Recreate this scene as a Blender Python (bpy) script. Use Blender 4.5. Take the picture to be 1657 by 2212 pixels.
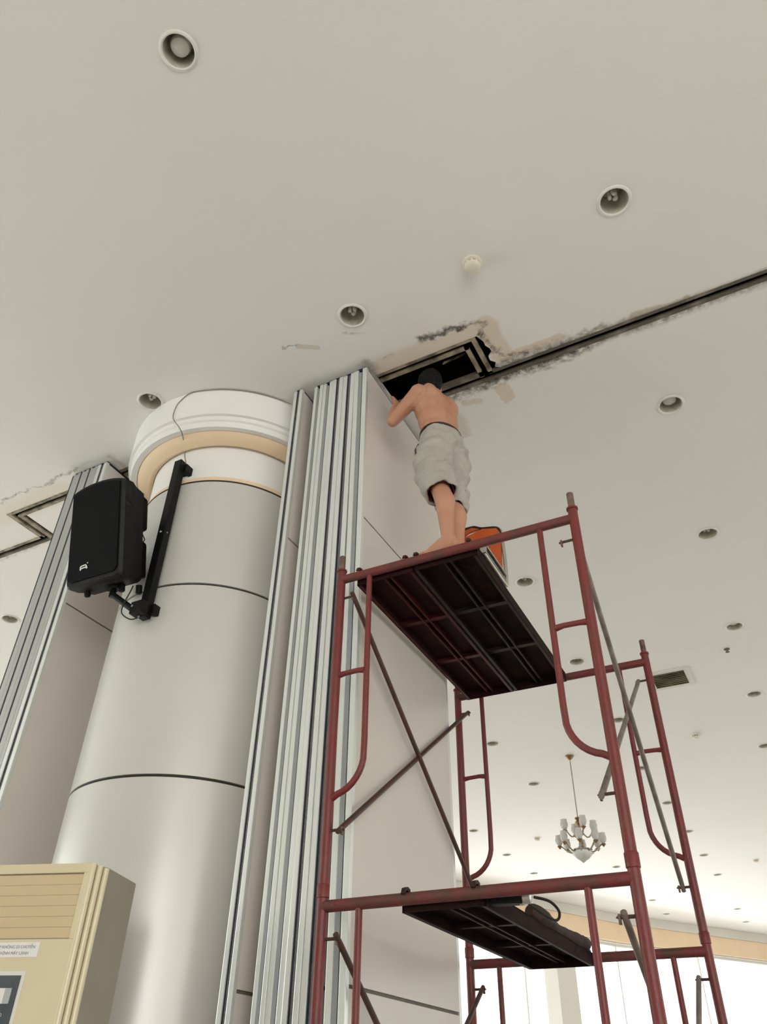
import bpy, bmesh, math, random
import numpy as np
from mathutils import Vector, Matrix
from mathutils.geometry import delaunay_2d_cdt
random.seed(7)
for o in list(bpy.data.objects): bpy.data.objects.remove(o)
scene = bpy.context.scene
COL = scene.collection
PI = math.pi

# ------------------------------------------------------------------ camera
CAMZ = 1.12
CEIL = 5.20
FPX = 1668.85
AX = np.array([[0.8848027077555884, 0.46569940552883493, 0.015755381254302637],
               [0.27565419711273753, -0.5503898746563387, 0.7880899374372901],
               [-0.3756846176815211, 0.6929610736295867, 0.6153584471441176]])   # camera right, up, forward in world axes
cam = bpy.data.cameras.new('camera')
cam.sensor_fit = 'HORIZONTAL'; cam.sensor_width = 36.0; cam.lens = FPX / 1657.0 * 36.0
cam.clip_start = 0.05; cam.clip_end = 300
camo = bpy.data.objects.new('camera', cam); COL.objects.link(camo)
camo.matrix_world = Matrix(((AX[0][0], AX[1][0], -AX[2][0], 0), (AX[0][1], AX[1][1], -AX[2][1], 0),
                            (AX[0][2], AX[1][2], -AX[2][2], CAMZ), (0, 0, 0, 1)))
scene.camera = camo

# ------------------------------------------------------------------ world, daylight through the windows, exposure
world = bpy.data.worlds.new('sky'); scene.world = world; world.use_nodes = True
bg = world.node_tree.nodes['Background']
bg.inputs[0].default_value = (1.0, 0.985, 0.95, 1); bg.inputs[1].default_value = 3.0

def area(name, loc, direction, sx, sy, power, color=(1, 1, 1)):
    l = bpy.data.lights.new(name, 'AREA'); l.shape = 'RECTANGLE'; l.size = sx; l.size_y = sy
    l.energy = power; l.color = color
    o = bpy.data.objects.new(name, l); COL.objects.link(o); o.location = loc
    o.rotation_euler = Vector(direction).to_track_quat('-Z', 'Y').to_euler()
    return o
area('daylight_back_windows', (4.3, -6.75, 2.3), (-0.25, 1, -0.02), 4.6, 3.6, 380, (1.0, 0.98, 0.96))
area('daylight_near_right_windows', (6.75, -3.4, 2.3), (-1, 0.1, -0.02), 6.0, 3.6, 120, (1.0, 0.975, 0.95))
area('daylight_left_windows', (-12.75, -0.2, 2.3), (1, 0.0, -0.02), 8.5, 3.6, 450, (0.93, 1.0, 0.965))
area('daylight_far_windows', (-4.75, 20.4, 2.3), (0.86, -0.5, -0.05), 11, 4.0, 360, (1.0, 0.99, 0.985))
area('daylight_right_windows', (6.8, 14.0, 2.3), (-1, 0, -0.05), 16, 3.4, 80, (1.0, 0.985, 0.97))
scene.view_settings.view_transform = 'Standard'; scene.view_settings.look = 'None'
scene.view_settings.exposure = -0.40; scene.view_settings.gamma = 1.0
scene.view_settings.use_curve_mapping = False
try:
    scene.cycles.use_denoising = True
    scene.cycles.denoiser = 'OPENIMAGEDENOISE'
    scene.cycles.use_adaptive_sampling = True; scene.cycles.adaptive_threshold = 0.07; scene.cycles.adaptive_min_samples = 12
    scene.cycles.max_bounces = 5; scene.cycles.diffuse_bounces = 4; scene.cycles.glossy_bounces = 2; scene.cycles.transmission_bounces = 4
    scene.cycles.sample_clamp_indirect = 6.0
except Exception:
    pass

# ------------------------------------------------------------------ photo pixel -> place
def ray(x, y):
    q = np.array([(x - 828.5) / FPX, -(y - 1106.0) / FPX, 1.0]); return AX.T @ q
def onz(x, y, z):
    r = ray(x, y); p = r * ((z - CAMZ) / r[2]); return (p[0], p[1], p[2] + CAMZ)
def ony(x, y, Y):
    r = ray(x, y); p = r * (Y / r[1]); return (p[0], p[1], p[2] + CAMZ)

# ------------------------------------------------------------------ materials
def mat(name, c, rough=0.6, metal=0.0, nscale=0.0, namt=0.0, c2=None, bump=0.0, bscale=60.0, trans=0.0, emit=None, coat=0.0, lo=0.35, hi=0.65, spec=None, stretch=None):
    m = bpy.data.materials.new(name); m.use_nodes = True
    nt = m.node_tree; b = nt.nodes['Principled BSDF']
    b.inputs['Base Color'].default_value = (*c, 1); b.inputs['Roughness'].default_value = rough
    b.inputs['Metallic'].default_value = metal
    if spec is not None: b.inputs['Specular IOR Level'].default_value = spec
    if coat: b.inputs['Coat Weight'].default_value = coat; b.inputs['Coat Roughness'].default_value = 0.12
    if trans: b.inputs['Transmission Weight'].default_value = trans
    if emit: b.inputs['Emission Color'].default_value = (*emit[0], 1); b.inputs['Emission Strength'].default_value = emit[1]
    tc = None
    if nscale:
        tc = nt.nodes.new('ShaderNodeTexCoord'); n = nt.nodes.new('ShaderNodeTexNoise')
        n.inputs['Scale'].default_value = nscale; n.inputs['Detail'].default_value = 5
        src = tc.outputs['Object']
        if stretch:
            mp = nt.nodes.new('ShaderNodeMapping'); mp.inputs['Scale'].default_value = stretch
            nt.links.new(src, mp.inputs['Vector']); src = mp.outputs[0]
        nt.links.new(src, n.inputs['Vector'])
        r = nt.nodes.new('ShaderNodeValToRGB'); r.color_ramp.elements[0].position = lo; r.color_ramp.elements[1].position = hi
        d = c2 if c2 else tuple(v * (1 - namt) for v in c)
        r.color_ramp.elements[0].color = (*c, 1); r.color_ramp.elements[1].color = (*d, 1)
        nt.links.new(n.outputs['Fac'], r.inputs[0]); nt.links.new(r.outputs[0], b.inputs['Base Color'])
    if bump:
        if tc is None: tc = nt.nodes.new('ShaderNodeTexCoord')
        n2 = nt.nodes.new('ShaderNodeTexNoise'); n2.inputs['Scale'].default_value = bscale; n2.inputs['Detail'].default_value = 3
        nt.links.new(tc.outputs['Object'], n2.inputs['Vector'])
        bp = nt.nodes.new('ShaderNodeBump'); bp.inputs['Strength'].default_value = bump; bp.inputs['Distance'].default_value = 0.01
        nt.links.new(n2.outputs['Fac'], bp.inputs['Height']); nt.links.new(bp.outputs[0], b.inputs['Normal'])
    return m

M = {}
M['wall'] = mat('wall_paint', (0.70, 0.67, 0.61), 0.8, nscale=1.2, namt=0.04)
M['floor'] = mat('floor_tile', (0.50, 0.47, 0.42), 0.3, nscale=2.0, namt=0.08)
M['plenum'] = mat('plenum_dark', (0.03, 0.028, 0.026), 0.95, nscale=4, namt=0.3)
M['board'] = mat('panel_laminate', (0.67, 0.615, 0.565), 0.3, nscale=0.7, namt=0.05)
M['gap'] = mat('joint_gap', (0.20, 0.175, 0.15), 0.8, nscale=9, namt=0.3)
M['alu'] = mat('aluminium_edge', (0.80, 0.825, 0.81), 0.33, 0.45, nscale=40, namt=0.06, stretch=(1, 1, 0.02))
M['alumid'] = mat('dull_aluminium', (0.50, 0.51, 0.51), 0.42, 0.5, nscale=40, namt=0.08, stretch=(1, 1, 0.02))
M['alugrey'] = mat('grey_edge_seal', (0.33, 0.35, 0.355), 0.5, 0.3, nscale=30, namt=0.15, stretch=(1, 1, 0.05))
M['rubber'] = mat('black_seal', (0.012, 0.014, 0.03), 0.6, nscale=30, namt=0.3)
M['seal'] = mat('dark_brush_seal', (0.16, 0.16, 0.165), 0.8, nscale=160, namt=0.4)
M['flange'] = mat('track_flange', (0.34, 0.29, 0.205), 0.7, 0.0, nscale=9, c2=(0.09, 0.075, 0.05), lo=0.42, hi=0.66)
M['soot'] = mat('sooty_flange', (0.10, 0.082, 0.06), 0.8, nscale=6, c2=(0.26, 0.225, 0.17), lo=0.5, hi=0.72)
M['white'] = mat('white_plaster', (0.86, 0.85, 0.83), 0.7, nscale=2, namt=0.03)
M['peach'] = mat('peach_paint', (0.86, 0.66, 0.45), 0.7, nscale=2, namt=0.04)
M['clad'] = mat('champagne_cladding', (0.64, 0.63, 0.595), 0.31, 0.15, nscale=1.5, namt=0.03)
M['joint'] = mat('black_joint', (0.035, 0.03, 0.025), 0.7, nscale=9, namt=0.2)
M['red'] = mat('red_scaffold_paint', (0.17, 0.024, 0.022), 0.45, nscale=7, c2=(0.13, 0.035, 0.028), bump=0.15, bscale=120, lo=0.45, hi=0.75)
M['rust'] = mat('rusty_red_ledger', (0.16, 0.026, 0.024), 0.55, nscale=11, c2=(0.085, 0.04, 0.028), bump=0.2, bscale=120, lo=0.40, hi=0.66)
M['brace'] = mat('dark_brown_brace', (0.085, 0.030, 0.024), 0.55, nscale=12, c2=(0.05, 0.03, 0.022))
M['bracegrey'] = mat('grey_brace', (0.24, 0.205, 0.175), 0.5, 0.2, nscale=14, c2=(0.15, 0.115, 0.09))
M['spigot'] = mat('rusty_spigot', (0.20, 0.135, 0.105), 0.6, 0.3, nscale=18, c2=(0.12, 0.06, 0.045))
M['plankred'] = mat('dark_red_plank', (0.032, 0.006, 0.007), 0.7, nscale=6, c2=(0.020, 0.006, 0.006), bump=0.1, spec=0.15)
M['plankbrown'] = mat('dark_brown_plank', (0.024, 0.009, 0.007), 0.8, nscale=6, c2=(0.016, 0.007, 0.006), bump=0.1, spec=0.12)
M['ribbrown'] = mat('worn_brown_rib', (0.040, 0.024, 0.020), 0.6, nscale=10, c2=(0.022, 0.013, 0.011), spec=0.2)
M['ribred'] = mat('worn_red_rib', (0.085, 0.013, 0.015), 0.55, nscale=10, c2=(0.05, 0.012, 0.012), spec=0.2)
M['black'] = mat('black_plastic', (0.005, 0.0046, 0.005), 0.6, nscale=200, namt=0.4, bump=0.2, bscale=400, spec=0.25)
M['grille'] = mat('dark_grille', (0.0045, 0.0058, 0.0062), 0.75, nscale=260, namt=0.5, bump=0.3, bscale=500, spec=0.15)
M['frameblk'] = mat('charcoal_plastic', (0.011, 0.010, 0.011), 0.55, nscale=200, namt=0.3, spec=0.3)
M['logo'] = mat('white_mark', (0.75, 0.78, 0.77), 0.5, nscale=50, namt=0.03)
M['steelblk'] = mat('black_steel', (0.004, 0.004, 0.0045), 0.5, 0.0, nscale=20, namt=0.3, spec=0.3)
M['bolt'] = mat('zinc_bolt', (0.6, 0.6, 0.58), 0.35, 0.9, nscale=20, namt=0.1)
M['wire'] = mat('grey_wire', (0.30, 0.28, 0.25), 0.7, nscale=20, namt=0.2)
M['wireblk'] = mat('black_wire', (0.02, 0.02, 0.02), 0.6, nscale=20, namt=0.2)
M['cream'] = mat('cream_plastic', (0.70, 0.615, 0.42), 0.2, nscale=3, namt=0.05)
M['louver'] = mat('tan_louver', (0.63, 0.51, 0.32), 0.4, nscale=3, c2=(0.62, 0.48, 0.29))
M['acside'] = mat('shaded_side_metal', (0.33, 0.29, 0.22), 0.5, nscale=4, namt=0.1)  # cabinet side in shade, the shading put into a darker base colour
M['paper'] = mat('white_paper', (0.78, 0.77, 0.76), 0.6, nscale=8, namt=0.02)
M['ink'] = mat('grey_ink', (0.26, 0.25, 0.26), 0.7, nscale=60, namt=0.1)
M['dispframe'] = mat('white_display_frame', (0.72, 0.72, 0.66), 0.35, nscale=8, namt=0.03)
M['disp'] = mat('dark_display', (0.06, 0.075, 0.085), 0.15, nscale=3, c2=(0.10, 0.11, 0.115))
M['dispgrey'] = mat('grey_label', (0.42, 0.43, 0.43), 0.4, nscale=3, namt=0.05)
M['trimring'] = mat('white_trim', (0.70, 0.68, 0.63), 0.45, nscale=9, namt=0.04)
M['reflector'] = mat('aged_reflector', (0.62, 0.59, 0.48), 0.5, 0.1, nscale=20, namt=0.25)
M['lamp'] = mat('milky_lamp', (0.74, 0.73, 0.69), 0.25, nscale=9, namt=0.04)
M['detector'] = mat('cream_detector', (0.72, 0.67, 0.56), 0.45, nscale=9, namt=0.04)
M['slit'] = mat('detector_slit', (0.16, 0.14, 0.11), 0.8, nscale=9, namt=0.1)
M['ventframe'] = mat('vent_frame', (0.66, 0.64, 0.58), 0.6, nscale=6, namt=0.05)
M['ventslat'] = mat('dirty_vent', (0.30, 0.27, 0.17), 0.7, nscale=3.5, c2=(0.13, 0.11, 0.06), lo=0.4, hi=0.62)
M['orange'] = mat('orange_vinyl', (0.50, 0.095, 0.018), 0.45, nscale=6, c2=(0.42, 0.07, 0.014))
M['chrome'] = mat('grey_tube', (0.50, 0.47, 0.42), 0.3, 0.7, nscale=9, namt=0.1)
M['seatdark'] = mat('seat_underside', (0.02, 0.014, 0.012), 0.8, nscale=9, namt=0.3, spec=0.1)
M['brass'] = mat('antique_brass', (0.38, 0.25, 0.14), 0.32, 0.9, nscale=12, namt=0.3)
M['silver'] = mat('tarnished_silver', (0.50, 0.46, 0.38), 0.25, 0.9, nscale=12, namt=0.3)
M['shade'] = mat('frosted_glass', (0.80, 0.78, 0.74), 0.25, nscale=8, namt=0.04, trans=0.35)
M['skin'] = mat('skin', (0.50, 0.255, 0.165), 0.5, nscale=4.5, c2=(0.44, 0.205, 0.125), bump=0.05, bscale=90)
M['hair'] = mat('black_hair', (0.006, 0.0045, 0.005), 0.7, nscale=70, namt=0.5, bump=0.5, bscale=90, spec=0.25)
M['shorts'] = mat('grey_cotton', (0.42, 0.395, 0.35), 0.85, nscale=5, c2=(0.35, 0.325, 0.285), bump=0.12, bscale=18)
M['waist'] = mat('dark_waistband', (0.045, 0.03, 0.028), 0.8, nscale=20, namt=0.2)
M['lining'] = mat('maroon_lining', (0.22, 0.035, 0.03), 0.8, nscale=20, namt=0.2)
M['tarp'] = mat('brown_sack', (0.050, 0.026, 0.021), 0.9, nscale=14, c2=(0.03, 0.016, 0.013), bump=0.5, bscale=25)
M['winframe'] = mat('white_window_frame', (0.72, 0.71, 0.67), 0.5, nscale=5, namt=0.03)
M['eye'] = mat('eye', (0.7, 0.68, 0.65), 0.3, nscale=5, namt=0.02)

def glass_mat():
    m = bpy.data.materials.new('window_glass'); m.use_nodes = True; nt = m.node_tree
    for n in list(nt.nodes): nt.nodes.remove(n)
    out = nt.nodes.new('ShaderNodeOutputMaterial'); mix = nt.nodes.new('ShaderNodeMixShader')
    t = nt.nodes.new('ShaderNodeBsdfTransparent'); g = nt.nodes.new('ShaderNodeBsdfGlossy')
    t.inputs[0].default_value = (0.97, 0.985, 0.98, 1); g.inputs['Roughness'].default_value = 0.03
    mix.inputs[0].default_value = 0.05
    nt.links.new(t.outputs[0], mix.inputs[1]); nt.links.new(g.outputs[0], mix.inputs[2])
    nt.links.new(mix.outputs[0], out.inputs[0]); return m
M['glass'] = glass_mat()

def ceiling_mat(stained):
    m = bpy.data.materials.new('stained_ceiling_paint' if stained else 'ceiling_paint'); m.use_nodes = True; nt = m.node_tree
    b = nt.nodes['Principled BSDF']; b.inputs['Roughness'].default_value = 0.75
    L = nt.links
    # group: soft mask around a segment
    g = bpy.data.node_groups.new('stroke_mask', 'ShaderNodeTree')
    for nm, ty in (('P', 'NodeSocketVector'), ('A', 'NodeSocketVector'), ('B', 'NodeSocketVector'), ('W', 'NodeSocketFloat'), ('S', 'NodeSocketFloat')):
        g.interface.new_socket(nm, in_out='INPUT', socket_type=ty)
    g.interface.new_socket('Mask', in_out='OUTPUT', socket_type='NodeSocketFloat')
    gi = g.nodes.new('NodeGroupInput'); go = g.nodes.new('NodeGroupOutput')
    def vm(op, a, bb=None):
        n = g.nodes.new('ShaderNodeVectorMath'); n.operation = op; g.links.new(a, n.inputs[0])
        if bb is not None: g.links.new(bb, n.inputs[1])
        return n
    pa = vm('SUBTRACT', gi.outputs['P'], gi.outputs['A']); ba = vm('SUBTRACT', gi.outputs['B'], gi.outputs['A'])
    d1 = vm('DOT_PRODUCT', pa.outputs[0], ba.outputs[0]); d2 = vm('DOT_PRODUCT', ba.outputs[0], ba.outputs[0])
    dv = g.nodes.new('ShaderNodeMath'); dv.operation = 'DIVIDE'; dv.use_clamp = True
    g.links.new(d1.outputs['Value'], dv.inputs[0]); g.links.new(d2.outputs['Value'], dv.inputs[1])
    sc = g.nodes.new('ShaderNodeVectorMath'); sc.operation = 'SCALE'; g.links.new(ba.outputs[0], sc.inputs[0]); g.links.new(dv.outputs[0], sc.inputs['Scale'])
    df = vm('SUBTRACT', pa.outputs[0], sc.outputs[0]); ln = vm('LENGTH', df.outputs[0])
    mr = g.nodes.new('ShaderNodeMapRange'); mr.interpolation_type = 'SMOOTHSTEP'
    sb = g.nodes.new('ShaderNodeMath'); sb.operation = 'SUBTRACT'; g.links.new(gi.outputs['W'], sb.inputs[0]); g.links.new(gi.outputs['S'], sb.inputs[1])
    ad = g.nodes.new('ShaderNodeMath'); ad.operation = 'ADD'; g.links.new(gi.outputs['W'], ad.inputs[0]); g.links.new(gi.outputs['S'], ad.inputs[1])
    g.links.new(ln.outputs['Value'], mr.inputs[0]); g.links.new(sb.outputs[0], mr.inputs[1]); g.links.new(ad.outputs[0], mr.inputs[2])
    mr.inputs[3].default_value = 1; mr.inputs[4].default_value = 0
    g.links.new(mr.outputs[0], go.inputs[0])
    tc = nt.nodes.new('ShaderNodeTexCoord')
    flat = nt.nodes.new('ShaderNodeVectorMath'); flat.operation = 'MULTIPLY'; flat.inputs[1].default_value = (1, 1, 0)
    L.new(tc.outputs['Object'], flat.inputs[0])
    def warp(scale, amt):
        n = nt.nodes.new('ShaderNodeTexNoise'); n.inputs['Scale'].default_value = scale; n.inputs['Detail'].default_value = 6; n.inputs['Roughness'].default_value = 0.65
        L.new(flat.outputs[0], n.inputs['Vector'])
        s = nt.nodes.new('ShaderNodeVectorMath'); s.operation = 'SUBTRACT'; s.inputs[1].default_value = (0.5, 0.5, 0.5); L.new(n.outputs['Color'], s.inputs[0])
        k = nt.nodes.new('ShaderNodeVectorMath'); k.operation = 'MULTIPLY'; k.inputs[1].default_value = (amt, amt, 0); L.new(s.outputs[0], k.inputs[0])
        a = nt.nodes.new('ShaderNodeVectorMath'); a.operation = 'ADD'; L.new(flat.outputs[0], a.inputs[0]); L.new(k.outputs[0], a.inputs[1])
        return a.outputs[0]
    wA = warp(7.0, 0.10); wB = warp(13.0, 0.14); wC = warp(3.0, 0.10)
    breakn = nt.nodes.new('ShaderNodeTexNoise'); breakn.inputs['Scale'].default_value = 16; breakn.inputs['Detail'].default_value = 6; breakn.inputs['Roughness'].default_value = 0.7
    L.new(flat.outputs[0], breakn.inputs['Vector'])
    brk = nt.nodes.new('ShaderNodeMapRange'); L.new(breakn.outputs['Fac'], brk.inputs[0]); brk.inputs[1].default_value = 0.36; brk.inputs[2].default_value = 0.62
    base = nt.nodes.new('ShaderNodeTexNoise'); base.inputs['Scale'].default_value = 0.45; base.inputs['Detail'].default_value = 3
    L.new(flat.outputs[0], base.inputs['Vector'])
    br = nt.nodes.new('ShaderNodeValToRGB'); br.color_ramp.elements[0].position = 0.35; br.color_ramp.elements[1].position = 0.65
    br.color_ramp.elements[0].color = (0.765, 0.757, 0.718, 1); br.color_ramp.elements[1].color = (0.765, 0.738, 0.703, 1)
    L.new(base.outputs['Fac'], br.inputs[0])
    cur = br.outputs[0]
    def stroke(a, bb, w, soft, color, strength, P, broken):
        nonlocal cur
        n = nt.nodes.new('ShaderNodeGroup'); n.node_tree = g; L.new(P, n.inputs['P'])
        n.inputs['A'].default_value = (a[0], a[1], 0); n.inputs['B'].default_value = (bb[0], bb[1], 0)
        n.inputs['W'].default_value = w; n.inputs['S'].default_value = soft
        k = nt.nodes.new('ShaderNodeMath'); k.operation = 'MULTIPLY'; k.inputs[1].default_value = strength; L.new(n.outputs[0], k.inputs[0]); f = k.outputs[0]
        if broken:
            k2 = nt.nodes.new('ShaderNodeMath'); k2.operation = 'MULTIPLY'; L.new(f, k2.inputs[0]); L.new(brk.outputs[0], k2.inputs[1]); f = k2.outputs[0]
        mx = nt.nodes.new('ShaderNodeMix'); mx.data_type = 'RGBA'
        L.new(f, mx.inputs[0]); L.new(cur, mx.inputs[6]); mx.inputs[7].default_value = (*color, 1); cur = mx.outputs[2]
    def px(x, y): return onz(x, y, CEIL)
    tan = (0.66, 0.575, 0.46); mold = (0.035, 0.028, 0.022); grime_and_shade = (0.12, 0.105, 0.085); pale = (0.60, 0.55, 0.46)
    S = lambda p, q, w, s, c, k, P=wA, br_=False: stroke(px(*p), px(*q), w, s, c, k, P, br_) if stained else None
    # repainted areas round the hatch
    S((835, 790), (1050, 712), 0.085, 0.03, tan, 0.75)
    S((1050, 705), (1085, 765), 0.07, 0.02, tan, 0.85)
    S((1090, 772), (1208, 728), 0.035, 0.008, tan, 0.9, wC)
    S((1085, 838), (1100, 858), 0.055, 0.006, tan, 0.8, wA)
    S((1005, 870), (1035, 865), 0.03, 0.01, pale, 0.7, wC)
    S((985, 905), (1010, 950), 0.06, 0.03, pale, 0.65, wC)
    S((645, 748), (685, 752), 0.022, 0.005, pale, 0.8, wC)
    # mould and soot
    S((905, 733), (1000, 704), 0.020, 0.018, mold, 0.85, wB)
    S((990, 708), (1040, 694), 0.013, 0.014, mold, 0.7, wB, True)
    S((1047, 698), (1036, 722), 0.016, 0.015, mold, 0.8, wB, True)
    S((1038, 722), (1070, 757), 0.024, 0.02, mold, 0.9, wB, True)
    S((1078, 768), (1145, 762), 0.010, 0.010, mold, 0.75, wB, True)
    S((612, 750), (640, 744), 0.008, 0.006, mold, 0.7, wB, True)
    S((738, 719), (785, 721), 0.008, 0.008, grime_and_shade, 0.45, wC, True)
    S((825, 772), (850, 765), 0.008, 0.008, grime_and_shade, 0.5, wB, True)
    # grime along the track
    S((1040, 824), (1657, 596), 0.060, 0.035, grime_and_shade, 0.95, wC, True)
    S((1040, 812), (1290, 722), 0.070, 0.03, mold, 0.75, wB, True)
    S((950, 862), (1250, 752), 0.070, 0.03, mold, 0.85, wB, True)
    S((1370, 686), (1480, 646), 0.03, 0.012, (0.40, 0.34, 0.22), 0.6, wC)
    # left bay
    S((-20, 1125), (140, 1058), 0.10, 0.06, (0.72, 0.665, 0.565), 0.8, wC)
    S((-10, 1092), (60, 1058), 0.010, 0.012, grime_and_shade, 0.8, wB, True)
    S((60, 1056), (100, 1046), 0.008, 0.010, grime_and_shade, 0.6, wB, True)
    S((98, 1046), (165, 1012), 0.012, 0.014, grime_and_shade, 0.9, wB, True)
    S((35, 1112), (140, 1066), 0.028, 0.02, grime_and_shade, 0.55, wB, True)
    S((40, 1118), (112, 1162), 0.035, 0.02, grime_and_shade, 0.45, wB, True)
    S((-60, 1225), (110, 1160), 0.05, 0.03, grime_and_shade, 0.6, wB, True)
    # dust over the stacked panels, with contact shade painted into the colour
    S((665, 832), (792, 784), 0.030, 0.05, grime_and_shade, 0.35, wC)
    S((792, 786), (850, 850), 0.03, 0.035, grime_and_shade, 0.5, wB)
    S((165, 1012), (238, 984), 0.02, 0.05, grime_and_shade, 0.3, wC)
    S((236, 986), (280, 1018), 0.015, 0.03, grime_and_shade, 0.35, wC)
    L.new(cur, b.inputs['Base Color'])
    bp = nt.nodes.new('ShaderNodeBump'); bp.inputs['Strength'].default_value = 0.04; bp.inputs['Distance'].default_value = 0.02
    bn = nt.nodes.new('ShaderNodeTexNoise'); bn.inputs['Scale'].default_value = 5; L.new(flat.outputs[0], bn.inputs['Vector'])
    L.new(bn.outputs['Fac'], bp.inputs['Height']); L.new(bp.outputs[0], b.inputs['Normal'])
    return m
M['ceiling'] = ceiling_mat(False); M['ceiling_stained'] = ceiling_mat(True)

# ------------------------------------------------------------------ mesh helpers
class MB:
    def __init__(s): s.v = []; s.f = []
    def add(s, vs, fs):
        n = len(s.v); s.v += [tuple(float(c) for c in v) for v in vs]; s.f += [tuple(i + n for i in f) for f in fs]; return s
    def box(s, x0, x1, y0, y1, z0, z1):
        return s.add([(x0, y0, z0), (x1, y0, z0), (x1, y1, z0), (x0, y1, z0), (x0, y0, z1), (x1, y0, z1), (x1, y1, z1), (x0, y1, z1)],
                     [(3, 2, 1, 0), (4, 5, 6, 7), (0, 1, 5, 4), (1, 2, 6, 5), (2, 3, 7, 6), (3, 0, 4, 7)])
    def obox(s, c, ax, ay, az, hx, hy, hz):
        c = Vector(c); ax, ay, az = Vector(ax) * hx, Vector(ay) * hy, Vector(az) * hz
        k = [(-1, -1, -1), (1, -1, -1), (1, 1, -1), (-1, 1, -1), (-1, -1, 1), (1, -1, 1), (1, 1, 1), (-1, 1, 1)]
        return s.add([c + ax * a + ay * b + az * d for a, b, d in k],
                     [(3, 2, 1, 0), (4, 5, 6, 7), (0, 1, 5, 4), (1, 2, 6, 5), (2, 3, 7, 6), (3, 0, 4, 7)])
    def tube(s, pts, r, n=12, cap=True, flat=1.0):
        pts = [Vector(p) for p in pts]; m = len(pts)
        rs = r if isinstance(r, (list, tuple)) else [r] * m
        tan = []
        for i in range(m):
            a = pts[max(0, i - 1)]; b = pts[min(m - 1, i + 1)]; tan.append((b - a).normalized())
        up = Vector((0, 0, 1)) if abs(tan[0].z) < 0.95 else Vector((1, 0, 0))
        nx = (up - tan[0] * up.dot(tan[0])).normalized(); vs = []
        for i in range(m):
            nx = (nx - tan[i] * nx.dot(tan[i])).normalized(); ny = tan[i].cross(nx)
            for k in range(n):
                a = 2 * PI * k / n; vs.append(pts[i] + nx * (math.cos(a) * rs[i]) + ny * (math.sin(a) * rs[i] * flat))
        fs = []
        for i in range(m - 1):
            for k in range(n):
                k2 = (k + 1) % n; fs.append((i * n + k, i * n + k2, (i + 1) * n + k2, (i + 1) * n + k))
        if cap: fs.append(tuple(range(n - 1, -1, -1))); fs.append(tuple((m - 1) * n + k for k in range(n)))
        return s.add(vs, fs)
    def lathe(s, prof, n=32, c=(0, 0, 0), closed=False, cap=True):
        vs = []; m = len(prof)
        for r, z in prof:
            for k in range(n):
                a = 2 * PI * k / n; vs.append((c[0] + r * math.cos(a), c[1] + r * math.sin(a), c[2] + z))
        fs = []
        for i in range(m - 1 + (1 if closed else 0)):
            j = (i + 1) % m
            for k in range(n):
                k2 = (k + 1) % n; fs.append((i * n + k, i * n + k2, j * n + k2, j * n + k))
        if not closed and cap:
            if prof[0][0] > 1e-4: fs.append(tuple(range(n - 1, -1, -1)))
            if prof[-1][0] > 1e-4: fs.append(tuple((m - 1) * n + k for k in range(n)))
        return s.add(vs, fs)
    def prism(s, poly, z0, z1, f=None):
        n = len(poly); f = f or (lambda x, y, z: (x, y, z))
        vs = [f(x, y, z0) for x, y in poly] + [f(x, y, z1) for x, y in poly]
        fs = [tuple(range(n - 1, -1, -1)), tuple(range(n, 2 * n))] + [(i, (i + 1) % n, n + (i + 1) % n, n + i) for i in range(n)]
        return s.add(vs, fs)
    def ball(s, c, r, n=12, m=8):
        rx, ry, rz = r if isinstance(r, (tuple, list)) else (r, r, r)
        vs = [(c[0], c[1], c[2] - rz)]
        for i in range(1, m):
            t = -PI / 2 + PI * i / m
            for k in range(n):
                a = 2 * PI * k / n; vs.append((c[0] + rx * math.cos(t) * math.cos(a), c[1] + ry * math.cos(t) * math.sin(a), c[2] + rz * math.sin(t)))
        vs.append((c[0], c[1], c[2] + rz)); fs = []
        for k in range(n): fs.append((0, 1 + (k + 1) % n, 1 + k))
        for i in range(m - 2):
            for k in range(n): fs.append((1 + i * n + k, 1 + i * n + (k + 1) % n, 1 + (i + 1) * n + (k + 1) % n, 1 + (i + 1) * n + k))
        last = len(vs) - 1; o = 1 + (m - 2) * n
        for k in range(n): fs.append((o + k, o + (k + 1) % n, last))
        return s.add(vs, fs)
    def mesh(s, name, m, smooth=False, bevel=0.0):
        me = bpy.data.meshes.new(name); me.from_pydata(s.v, [], s.f); me.update()
        bm = bmesh.new(); bm.from_mesh(me); bmesh.ops.remove_doubles(bm, verts=bm.verts, dist=1e-6)
        bmesh.ops.recalc_face_normals(bm, faces=bm.faces)
        if bevel: bmesh.ops.bevel(bm, geom=list(bm.edges), offset=bevel, segments=2, profile=0.6, affect='EDGES', clamp_overlap=True)
        bm.to_mesh(me); bm.free(); me.materials.append(m)
        if smooth:
            for p in me.polygons: p.use_smooth = True
            try: me.set_sharp_from_angle(angle=math.radians(38))
            except Exception: pass
        return me
    def build(s, name, m, parent=None, smooth=False, bevel=0.0):
        return link(name, s.mesh(name, m, smooth, bevel), parent)

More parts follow.
